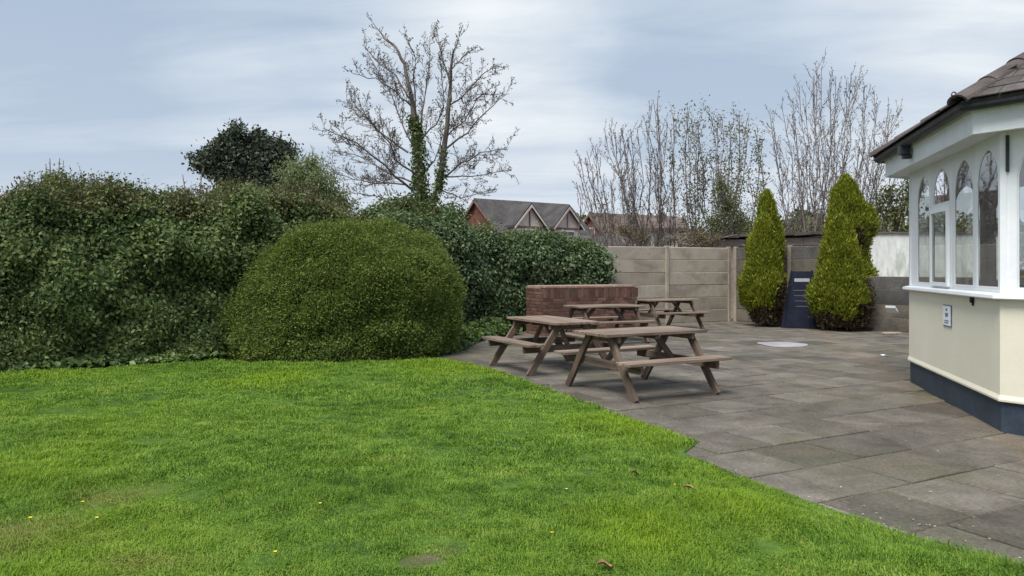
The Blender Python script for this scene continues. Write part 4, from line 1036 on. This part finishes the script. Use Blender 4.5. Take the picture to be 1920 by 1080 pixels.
def front_gable(t_, s, W_, ridge, proj, house_W, wall_mat, roof_mat, pitch=R(47)):
    y0 = -house_W/2-proj; ez = ridge-W_/2*math.tan(pitch)
    g = obj('front_gable', prism_mesh('front_gable', [(s-W_/2, y0, 0), (s+W_/2, y0, 0), (s+W_/2, y0, ez), (s, y0, ridge), (s-W_/2, y0, ez)], (0, house_W/2+proj-.1, 0), wall_mat), t_)
    e = W_/2+.28
    for k_ in (-1, 1):
        ze = ridge-e*math.tan(pitch)
        obj('gable_roof', prism_mesh('gable_roof', [(s, y0-.3, ridge+.03), (s+k_*e, y0-.3, ze+.03), (s+k_*e, y0-.3, ze+.2), (s, y0-.3, ridge+.24)], (0, house_W/2+proj+.2, 0), roof_mat), t_)
        obj('bargeboard', prism_mesh('bargeboard', [(s, y0-.34, ridge-.12), (s+k_*e, y0-.34, ze-.12), (s+k_*e, y0-.34, ze+.06), (s, y0-.34, ridge+.08)], (0, .039, 0), M['render']), t_)
    # half-timbering
    abox('timber_rail', s-W_/2+.02, s+W_/2-.02, y0-.06, y0-.002, ez-.3, ez-.14, M['timber'], t_)
    abox('timber_post', s-.05, s+.05, y0-.055, y0-.003, ez-.14, ridge-.3, M['timber'], t_)
    far_window(t_, s-.75, s+.75, y0, ez-1.55, ez-.36, 'x')
for s in (2.35, 6.2): front_gable(hA, s, 2.7, 6.33, .75, 6.2, M['render'], M['slate'])
abox('chimney', 8.2, 8.8, .3, .9, 6.3, 6.95, M['house_brick'], hA)
far_window(hA, 3.9, 4.9, -3.1, 3.0, 4.0)
hB, ezB = gable_house('brick_house', 'smaller brick house with brown roof, right of the grey-roofed house', (7.45, 70.0), R(14), 10.5, 5.6, 6.45, R(43), M['house_brick'], M['house_tile'])
# gable end windows of the second house (facing the garden)
hB.rotation_euler = (0, 0, R(30)); 
far_window(hB, -.55, .45, 0, 4.55, 5.25, 'y', .06, 0); far_window(hB, -.95, .75, 0, 2.7, 3.9, 'y', .06, 1)
t_ = thing('garage', 'low grey-roofed garage peeping over the hedge before the brick houses', 'garage', (3.7, 52, 0), R(8))
obj('wall', prism_mesh('wall', [(0, -1.6, -.06), (0, 1.6, -.06), (0, 1.6, 2.9), (0, -1.6, 2.9)], (3.6, 0, 0), M['house_brick']), t_)
obj('roof', prism_mesh('roof', [(-.2, -1.9, 2.91), (-.2, 1.9, 2.91), (-.2, .1, 3.75), (-.2, -.1, 3.75)], (4.0, 0, 0), M['slate']), t_)
far_window(t_, .8, 1.8, -1.6, 1.6, 2.5)
t_ = thing('white_outbuilding', 'white low outbuilding with dark roof edge seen through the bare stems', 'outbuilding', (7.85, 50, 0), R(-6))
obj('wall', prism_mesh('wall', [(0, 0, -.06), (3.2, 0, -.06), (3.2, 0, 3.95), (0, 0, 3.95)], (0, 3, 0), M['white_trim']), t_)
obj('roof', prism_mesh('roof', [(-.5, -.45, 3.96), (-.5, 3.3, 3.96), (-.5, 3.3, 4.9), (-.5, 2.2, 5.0), (-.5, -.45, 4.12)], (4.4, 0, 0), M['house_tile']), t_)
abox('dark_eave', -.52, 3.92, -.52, -.452, 3.9, 4.08, M['felt'], t_)
far_window(t_, .5, 1.3, 0, 2.4, 3.4); far_window(t_, 1.9, 2.7, 0, 2.4, 3.4)
# flat-roofed shed right behind the fence corner
t_ = thing('flat_roof_shed', 'flat-roofed shed with sagging felt roof behind the fence corner', 'shed', (6.55, 22.9, 0), R(-4))
obj('wall', prism_mesh('wall', [(0, 0, -.06), (2.9, 0, -.06), (2.9, 0, 2.44), (0, 0, 2.36)], (0, 2.0, 0), M['shed_board']), t_)
for k_ in range(6):
    x0 = -.18+k_*.54; o = beam('roof_board', (x0, -.22, 2.45+.018*k_+random.uniform(-.02, .02)), (x0+.53, -.22, 2.465+.018*k_+random.uniform(-.02, .02)), (0, 0, 1), .05, .09, M['felt'], t_)
obj('roof', prism_mesh('roof', [(-.2, -.19, 2.41), (3.15, -.19, 2.5), (3.15, -.19, 2.56), (-.2, -.19, 2.47)], (0, 2.4, 0), M['felt']), t_)
for k_ in range(5): abox('fascia_board', k_*.58, k_*.58+.57, -.045, -.002, 2.16+.01*k_, 2.36+.01*k_, M['shed_board'], t_)
# white wall right of the conifers
t_ = thing('white_shed', 'stained white shed wall above the dark fence beside the pavilion', 'shed', (9.55, 21.3, 0), R(-8))
obj('wall', prism_mesh('wall', [(0, 0, -.06), (4.2, 0, -.06), (4.2, 0, 2.44), (0, 0, 2.48)], (0, 2.4, 0), M['white_wall']), t_)
obj('roof', prism_mesh('roof', [(-.06, -.05, 2.481), (4.26, -.05, 2.441), (4.26, -.05, 2.48), (-.06, -.05, 2.525)], (0, 2.5, 0), M['concrete_mid']), t_)

# ================================================================== TREES BEYOND
def wander(p, d, L_, nseg, wob, up=0.0):
    pts = [Vector(p)]; d = Vector(d).normalized()
    for _ in range(nseg):
        d = (d+Vector((random.gauss(0, wob), random.gauss(0, wob), random.gauss(0, wob)+up))).normalized(); pts.append(pts[-1]+d*(L_/nseg))
    return pts
def side_dir(t_, ang):
    r = Vector((random.gauss(0, 1), random.gauss(0, 1), random.gauss(0, 1))); r = (r-t_*r.dot(t_)).normalized(); return (t_*math.cos(ang)+r*math.sin(ang)).normalized()
class Tree:
    def __init__(s): s.thick, s.thin, s.tips = [], [], []
    def add(s, pts, r0, r1):
        n_ = len(pts); rr = [r0+(r1-r0)*i/(n_-1) for i in range(n_)]
        (s.thick if r0 > .028 else s.thin).append(([tuple(p) for p in pts], rr))
    def twigs(s, pts, r0, step, L_, levels, ang=(30, 60), up=.08, start=.15, rmin=.008, ratio=.45):
        tot = sum((b_-a).length for a, b_ in zip(pts[:-1], pts[1:])); pos_ = tot*start
        while pos_ < tot:
            acc = 0
            for a, b_ in zip(pts[:-1], pts[1:]):
                l_ = (b_-a).length
                if acc+l_ >= pos_: break
                acc += l_
            tt = (pos_-acc)/max(l_, 1e-6); p = a.lerp(b_, tt); d = side_dir((b_-a).normalized(), R(random.uniform(*ang)))
            d.z += .15; ln = L_*random.uniform(.5, 1.1)*(1.05-.45*pos_/tot)
            q = wander(p, d, ln, 4 if levels > 1 else 3, .10, up); r = max(rmin, r0*.45*(1-.5*pos_/tot)); s.add(q, r, max(rmin*.75, r*.45))
            if levels > 1: s.twigs(q, r, step*.72, ln*ratio, levels-1, ang, up, .2, rmin, ratio)
            else: s.tips.append(q[-1])
            pos_ += step*random.uniform(.6, 1.4)
        s.tips.append(pts[-1])
    def build(s, t_, base, bark, twig, bud=None, bud_n=3, bud_size=.06, spread=.08, aspect=.5):
        if s.thick: obj('trunk', tube_mesh('trunk', s.thick, 7, bark, base), t_)
        if s.thin: tag(obj('branches', tube_mesh('branches', s.thin, 3, twig, base), t_), kind='stuff')
        if bud and s.tips:
            T = np.repeat(np.array([tuple(p) for p in s.tips]), bud_n, axis=0); n_ = len(T); T = T+rng.normal(size=(n_, 3))*spread
            sz = bud_size*(.6+.8*rng.random(n_)); D = rdir(n_); D[:, 2] += .3
            obj('crown', leaves_mesh('crown', T, D, rdir(n_), sz, sz*aspect, bud, base=base), t_)
# --- the big bare tree with ivy on its trunks
TD = 30.0; tb = P(791, 470, TD); base = (tb.x, tb.y, 0)
big = thing('bare_tree', 'tall bare two-stemmed tree with ivy-clad trunk behind the hedge', 'tree', base)
T = Tree()
def limb(px, depth=0.0, r0=.1, r1=.02, step=.42, L_=1.5, lev=2, start=.12):
    pts = []
    for i, (x, y) in enumerate(px):
        f_ = i/(len(px)-1); pts.append(P(x, y, TD+depth*f_))
    fine_ = []
    for a, b_ in zip(pts[:-1], pts[1:]):
        for k_ in range(3): fine_.append(a.lerp(b_, k_/3)+Vector((random.gauss(0, .025), random.gauss(0, .05), random.gauss(0, .025))))
    fine_.append(pts[-1]); T.add(fine_, r0, r1); T.twigs(fine_, min(.03, max(r0*.4, .018)), step, L_, lev, (28, 58), .05, start, .0095, .5)
    return fine_
tr1 = limb([(792, 560), (791, 470), (788, 405), (788, 330), (782, 240), (770, 175)], 0, .25, .09, .5, 1.6, 3, .5)
limb([(770, 175), (757, 120), (742, 88), (722, 72), (700, 44)], .8, .085, .014, .26, .8, 3)
tr2 = limb([(794, 430), (800, 395), (816, 368), (828, 320), (836, 260), (842, 190)], -.4, .18, .085, .5, 1.5, 3, .4)
limb([(842, 190), (846, 130), (850, 95), (868, 47)], -.5, .08, .014, .24, .8, 3)
for px, dp, r0, L_ in (([(772, 358), (723, 312), (674, 270), (606, 240)], -2.5, .085, 1.5), ([(767, 286), (712, 248), (685, 217), (650, 188)], 1.5, .075, 1.4),
     ([(761, 345), (704, 343), (662, 335), (622, 322)], 2.0, .06, 1.2), ([(772, 200), (742, 172), (704, 147), (662, 138)], -1.0, .06, 1.2),
     ([(765, 183), (742, 141), (712, 119), (681, 84)], 1.2, .065, 1.1), ([(785, 330), (742, 300), (731, 267), (700, 233), (655, 200)], -1.8, .07, 1.3),
     ([(784, 250), (795, 190), (803, 140), (806, 68)], 1.8, .07, 1.1), ([(786, 265), (818, 232), (833, 202), (828, 120)], -2.2, .06, 1.1),
     ([(837, 202), (871, 179), (902, 141), (928, 122)], -1.0, .065, 1.2), ([(833, 282), (875, 248), (909, 214), (951, 176)], 1.4, .075, 1.4),
     ([(829, 335), (864, 308), (902, 286), (951, 278)], -1.6, .075, 1.3), ([(831, 331), (883, 331), (955, 320)], 1.6, .055, 1.2), ([(841, 134), (860, 115), (888, 92)], .6, .05, .9),
     ([(843, 150), (826, 95), (820, 62)], .5, .05, .9), ([(826, 356), (864, 373), (928, 354)], -1.5, .05, 1.0), ([(775, 365), (735, 375), (690, 365), (640, 362)], -1.5, .05, 1.1),
     ([(786, 300), (750, 225), (735, 180), (690, 100)], 2.4, .06, 1.2), ([(783, 225), (775, 150), (780, 110), (765, 75)], -1.2, .05, 1.0), ([(780, 345), (745, 330), (690, 300), (625, 282)], 1.2, .065, 1.3),
     ([(835, 260), (870, 225), (895, 185), (925, 160)], 2.2, .055, 1.1), ([(790, 330), (815, 300), (830, 255), (862, 215)], 2.5, .05, 1.1)):
    limb(px, dp, r0*.6, .012, .2, L_*.95, 3)
T.build(big, base, M['twig_tree'], M['twig_tree'], M['leaf_bud'], 1, .085, .03, .45)
def ivy_on(pts, rads, n_, size, base, spread=.16):
    A = np.array([tuple(p) for p in pts]); u = rng.random(n_)*(len(A)-1.001); i_ = u.astype(int); f_ = (u-i_)[:, None]; c = A[i_]*(1-f_)+A[i_+1]*f_
    r_ = np.interp(u, np.arange(len(A)), rads); ph = rng.random(n_)*2*math.pi; nd = np.stack([np.cos(ph), np.sin(ph), np.zeros(n_)], 1)
    Pn = c+nd*(r_*(.8+.6*rng.random(n_)))[:, None]+rng.normal(size=(n_, 3))*spread*.4; sz = size*(.6+.8*rng.random(n_)); D = rdir(n_); D[:, 2] -= .4
    return leaves_mesh('ivy', Pn, D, nd+rng.normal(size=(n_, 3))*.5, sz, sz*.75, M['leaf_hedge'], base=base)
obj('ivy', ivy_on(tr1[3:14], np.linspace(.34, .13, 11), 4200, .11, base), big)
obj('ivy', ivy_on(tr2[1:12], np.linspace(.22, .09, 11), 1500, .10, base), big)
# --- crown of leaf clumps
def leafy_tree(name, label, d, trunk_px, lobes, n_, size, mat, seed, fill=.5, limbs=True, twiggy=0, twig_mat=None, aspect=.55, cat='tree', clump=False):
    tb = P(trunk_px[0], trunk_px[1], d); base = (tb.x, tb.y, 0); t_ = thing(name, label, cat, base)
    tr = Tree(); allP, allN = [], []
    area = sum((l[2]*l[3]) for l in lobes); top_ = P(trunk_px[2], trunk_px[3], d)
    tp = [Vector((base[0], base[1], -.06)), Vector((base[0], base[1], 1.2)), Vector((base[0], base[1], 1.2)).lerp(top_, .6), top_]; tr.add(tp, .05*math.sqrt(area)*d/1400*.9+.06, .05)
    for (x, y, rx, ry) in lobes:
        c = P(x, y, d); dy = random.uniform(-.5, .5)*rx*d/1400; c.y += dy; a, b_ = rx*d/1400, ry*d/1400
        m_ = max(20, int(n_*rx*ry/area)); v = rdir(m_); rr = (fill+(1-fill)*rng.random(m_))[:, None]
        if clump:
            mc = np.array(tuple(c))+rdir(9)*np.array([a, (a+b_)/2, b_])*(.35+.6*rng.random((9, 1))); v = rdir(m_); rr = rng.random((m_, 1))**.5
            Pn = mc[rng.integers(0, 9, m_)]+v*rr*b_*.42
        else: Pn = np.array(tuple(c))+v*np.array([a, (a+b_)/2, b_])*rr
        Pn += v*(.22*b_*vnoise(Pn, 1.6/max(b_, .4), seed))[:, None]; allP.append(Pn); allN.append(v)
        if limbs:
            p0 = tp[1].lerp(tp[-1], random.uniform(.2, .9)); md = p0.lerp(c, .5)+Vector((0, 0, -.1*b_)); tr.add([p0, md, c], min(.06, .02+b_*.035), min(.025, .012+b_*.01))
            if twiggy: tr.add([c, c+(c-p0)*.35], .022, .010); tr.twigs([p0, md, c, c+(c-p0)*.35], .04, .3, b_*1.1, 2, (30, 65), .1, .2, .0095)
    Pn = np.concatenate(allP); Nn = np.concatenate(allN); Q, NQ = cluster(Pn, Nn, 5, size*1.1); k_ = len(Q); sz = size*(.6+.8*rng.random(k_)); D = rdir(k_)
    obj('crown', leaves_mesh('crown', Q, D, unit(NQ+rng.normal(size=(k_, 3))*.9), sz, sz*aspect, mat, base=base), t_); tr.tips = []
    tr.build(t_, base, M['bark'], twig_mat or M['twig_dark']); return t_
leafy_tree('evergreen_tree', 'dark grey-green evergreen tree rising above the left hedge', 27, (455, 470, 455, 300), [(440, 262, 28, 22), (480, 268, 30, 22), (515, 285, 28, 32), (400, 290, 34, 20), (372, 302, 22, 13), (440, 305, 36, 35), (480, 320, 38, 38), (505, 320, 30, 35), (415, 325, 22, 22), (455, 345, 30, 25), (392, 312, 18, 14), (525, 300, 16, 24), (470, 365, 40, 22), (515, 352, 26, 26)], 7500, .13, M['leaf_oak'], 3, .35, clump=True)
leafy_tree('budding_tree', 'pale green budding tree between the evergreen and the tall bare tree', 24, (585, 470, 590, 330), [(560, 330, 40, 40), (600, 350, 45, 45), (540, 360, 40, 32), (625, 372, 35, 30), (585, 310, 24, 26), (520, 375, 35, 22), (645, 385, 30, 20)], 3000, .075, M['leaf_pale'], 5, .1, True, 1, M['twig'])
leafy_tree('budding_tree', 'small light green sapling poking above the hedge at the far left', 17, (98, 400, 98, 345), [(92, 332, 18, 9), (105, 345, 15, 12), (88, 352, 13, 10), (98, 368, 14, 12)], 260, .05, M['leaf_pale'], 6, .1, True, 1, M['twig'])
leafy_tree('twiggy_shrub', 'brown twiggy shrub top left of the evergreen tree', 18, (365, 420, 365, 370), [(345, 362, 26, 14), (375, 358, 22, 16), (395, 368, 20, 12)], 160, .05, M['leaf_red'], 8, .1, True, 1, M['twig'], cat='shrub')
leafy_tree('spring_tree', 'yellow-green leafy tree beside the ivy-clad trunk', 26, (745, 460, 745, 385), [(730, 395, 35, 22), (765, 388, 28, 22), (820, 400, 30, 22), (850, 402, 28, 18)], 900, .10, M['leaf_far'], 9, .2)

# --- multi-stemmed bare trees behind the fence
def stems_tree(name, label, d, stems, base_px, leaf=None, leaf_n=2, leaf_size=.05, spread=.1, step=.3, L_=1.0, lev=3, twig=None, r=.024, ang=(18, 48), rmin=.0085):
    tb = P(base_px[0], base_px[1], d); base = (tb.x, tb.y, 0); t_ = thing(name, label, 'tree', base); tr = Tree()
    for (x0, x1, y1) in stems:
        x0 += random.gauss(0, 14); b0 = P(x0, 470, d+random.uniform(-.7, .7)); b0.z = -.05; e = P(x1, y1, d+random.uniform(-1.2, 1.2)); n_ = 7; pts = []
        h0 = Vector((b0.x, b0.y, -.05)); mid_ = b0.lerp(e, .5); mid_.x = b0.x+(e.x-b0.x)*.38
        for i in range(n_+1):
            f_ = i/n_; p = h0*(1-f_)**2+mid_*2*f_*(1-f_)+e*f_*f_; pts.append(p+Vector((random.gauss(0, .06), random.gauss(0, .08), 0)))
        tr.add(pts, r*random.uniform(.8, 1.2), .012); tr.twigs(pts, r*.55, step, L_, lev, ang, .10, .3, rmin, .42)
    tr.build(t_, base, M['bark'], twig or M['twig'], leaf, leaf_n, leaf_size, spread)
    return t_
def fan(x0, x1, n_, ybase, tops):
    out = []
    for i in range(n_):
        f_ = (i+.5)/n_; xt = x0+(x1-x0)*f_+random.gauss(0, 5); xs = np.interp(xt, [t[0] for t in tops], [t[1] for t in tops]); out.append((ybase(xt), xt, xs+random.uniform(-6, 28)))
    return out
stems_tree('bare_tree', 'slender bare multi-stemmed tree above the pale fence, left of the leafing one', 27, fan(1075, 1262, 22, lambda x: 1120+(x-1075)*.62+25, [(1075, 290), (1100, 290), (1150, 228), (1190, 235), (1228, 190), (1265, 240)])+fan(1085, 1270, 12, lambda x: x+random.uniform(-12, 12), [(1085, 345), (1270, 300)]), (1190, 470), M['leaf_bud'], 1, .06, .03)
stems_tree('leafing_tree', 'slender tree breaking into olive leaf above the pale fence', 25.5, fan(1268, 1432, 16, lambda x: 1268+(x-1268)*.8+15, [(1268, 205), (1290, 200), (1330, 225), (1390, 218), (1432, 265)])+fan(1275, 1432, 8, lambda x: x+random.uniform(-12, 12), [(1275, 290), (1432, 330)]), (1340, 470), M['leaf_olive'], 3, .085, .10, .3, .9, 3)
stems_tree('bare_tree', 'wide fan of bare upright stems behind the golden conifers', 28, fan(1442, 1695, 26, lambda x: 1500+(x-1442)*.42, [(1442, 220), (1480, 190), (1525, 128), (1570, 135), (1610, 140), (1650, 185), (1695, 200)])+fan(1450, 1700, 14, lambda x: 1540+(x-1575)*.7, [(1450, 300), (1575, 250), (1700, 290)]), (1550, 470), M['leaf_bud'], 1, .06, .03, .3, 1.05, 3)
leafy_tree('olive_shrub', 'olive-green shrub behind the fence left of the slim conifer', 24.2, (1370, 470, 1372, 400), [(1365, 385, 32, 40), (1340, 420, 30, 32), (1392, 420, 26, 30), (1350, 350, 18, 26)], 1100, .06, M['leaf_olive'], 12, .1, True, 1, M['twig'], cat='shrub')
leafy_tree('bramble_thicket', 'reddish-brown twiggy brambles leaning over the pale fence', 22.3, (1230, 480, 1230, 440), [(1170, 432, 30, 22), (1205, 448, 26, 14), (1260, 452, 30, 12), (1305, 446, 30, 18), (1345, 448, 22, 14)], 600, .05, M['leaf_red'], 13, .05, True, 1, M['twig'], cat='shrub')
leafy_tree('leafy_shrub', 'dark-leaved shrub beyond the white wall next to the pavilion eave', 23.5, (1680, 470, 1680, 390), [(1660, 365, 28, 20), (1690, 385, 30, 26), (1705, 350, 25, 20), (1670, 405, 40, 22), (1650, 388, 18, 16)], 420, .10, M['leaf_olive'], 14, .1, True, 1, M['twig_dark'], cat='shrub')
# --- distant wood that reads as one mass
n_ = 9000; X = -70+rng.random(n_)*170; Yd = 95+rng.random(n_)*22; q = np.stack([X, Yd*.4, X*0], 1)
Hh = 7.6+2.0*vnoise(q, .12, 2)+1.3*vnoise(q, .4, 3)
Zd = Hh*(rng.random(n_)**.55); Q, NQ = cluster(np.stack([X, Yd, Zd], 1), np.tile([[0, -1., .4]], (n_, 1)), 5, .5); k_ = len(Q)
o = obj('distant_trees', leaves_mesh('distant_trees', Q, rdir(k_), unit(NQ+rng.normal(size=(k_, 3))*.8), .75, .5, M['leaf_far'])); tag(o, 'far belt of green and brown trees on the horizon', 'trees', kind='stuff')

# ================================================================== SMALL THINGS ON THE LAWN
def flower(px, py, where):
    p = G(px, py, .05); t_ = thing('yellow_flower', 'small yellow flower in the lawn '+where, 'flower', (p.x, p.y, 0), random.random()*6, 'yellow flowers in the lawn')
    h = .055; bm = bmesh.new(); c = bm.verts.new((0, 0, h)); vs_ = []
    for i in range(16):
        a = i*math.pi/8; r = .012 if i % 2 else .007; vs_.append(bm.verts.new((r*math.cos(a), r*math.sin(a), h+(.004 if i % 2 else .001))))
    for i in range(16): bm.faces.new((c, vs_[i], vs_[(i+1) % 16]))
    me = bpy.data.meshes.new('petals'); bm.to_mesh(me); bm.free(); obj('petals', me, t_, M['petal_yellow'])
    obj('stem', tube_mesh('stem', [([(0, 0, -.0), (.003, 0, h*.6), (0, 0, h)], [.002, .002, .002])], 4, M['grass']), t_)
for px, py, wh in ((155, 942, 'just above the dry patch'), (400, 746, 'near the hedge, left of the round bush'), (465, 870, 'left of the lawn centre'), (600, 945, 'in the middle of the near lawn'), (1265, 910, 'nearest the patio edge'), (1035, 1000, 'near the bottom, right of the bare spot'), (205, 752, 'in front of the ivy patch'), (57, 972, 'at the left rim of the dry patch'), (182, 972, 'at the right rim of the dry patch'), (18, 764, 'closest to the left picture edge'), (1062, 918, 'left of the curled tan leaf'), (516, 1036, 'lowest one, left of the bare spot')): flower(px, py, wh)
def dead_leaf(px, py, L_, W_, rz, label):
    p = G(px, py, .05); V, F = [], []
    for i in range(6):
        f_ = i/5; w_ = W_*math.sin(math.pi*(.08+.84*f_))**.8/2; zc = .012*math.sin(f_*5)
        V += [(-L_/2+L_*f_, -w_, .014+zc), (-L_/2+L_*f_, 0, zc), (-L_/2+L_*f_, w_, .016+zc)]
    for i in range(5):
        for j in range(2): F.append((i*3+j, (i+1)*3+j, (i+1)*3+j+1, i*3+j+1))
    o = obj('fallen_leaf', poly_mesh('fallen_leaf', V, F, M['dry_leaf'])); o.location = (p.x, p.y, .055); o.rotation_euler = (0, .1, rz); tag(o, label, 'leaf')
dead_leaf(1190, 889, .06, .03, .3, 'curled tan leaf lying on the grass near the patio corner')
dead_leaf(1296, 919, .10, .028, -.3, 'long brown leaf on the grass close to the patio edge')
dead_leaf(1134, 1063, .075, .04, .1, 'brown dead leaf in the grass at the bottom edge')
# pale specks of blossom along the paving edge and on the slabs
Ps = []
for _ in range(90):
    k_ = random.randrange(len(EDGE)-3); f_ = random.random(); a, b_ = EDGE[k_], EDGE[k_+1]; x = a[0]+(b_[0]-a[0])*f_+abs(random.gauss(0, .35)); y = a[1]+(b_[1]-a[1])*f_+random.gauss(0, .12); Ps.append((x, y, .012))
for _ in range(80): Ps.append((random.uniform(1.6, 4.2), random.uniform(3.8, 12), .008))
Ps = np.array(Ps); n_ = len(Ps); inl_ = in_poly(Ps[:, 0], Ps[:, 1]); Ps[:, 2] = np.where(inl_, .05, .006)
o = obj('blossom_specks', leaves_mesh('blossom_specks', Ps, rdir(n_)*np.array([1, 1, .1]), np.tile([[0, 0, 1.]], (n_, 1))+rng.normal(size=(n_, 3))*.1, .012+.016*rng.random(n_), .011, M['petal_pale'])); tag(o, 'pale blossom specks scattered over paving and lawn edge', 'petals', kind='stuff')
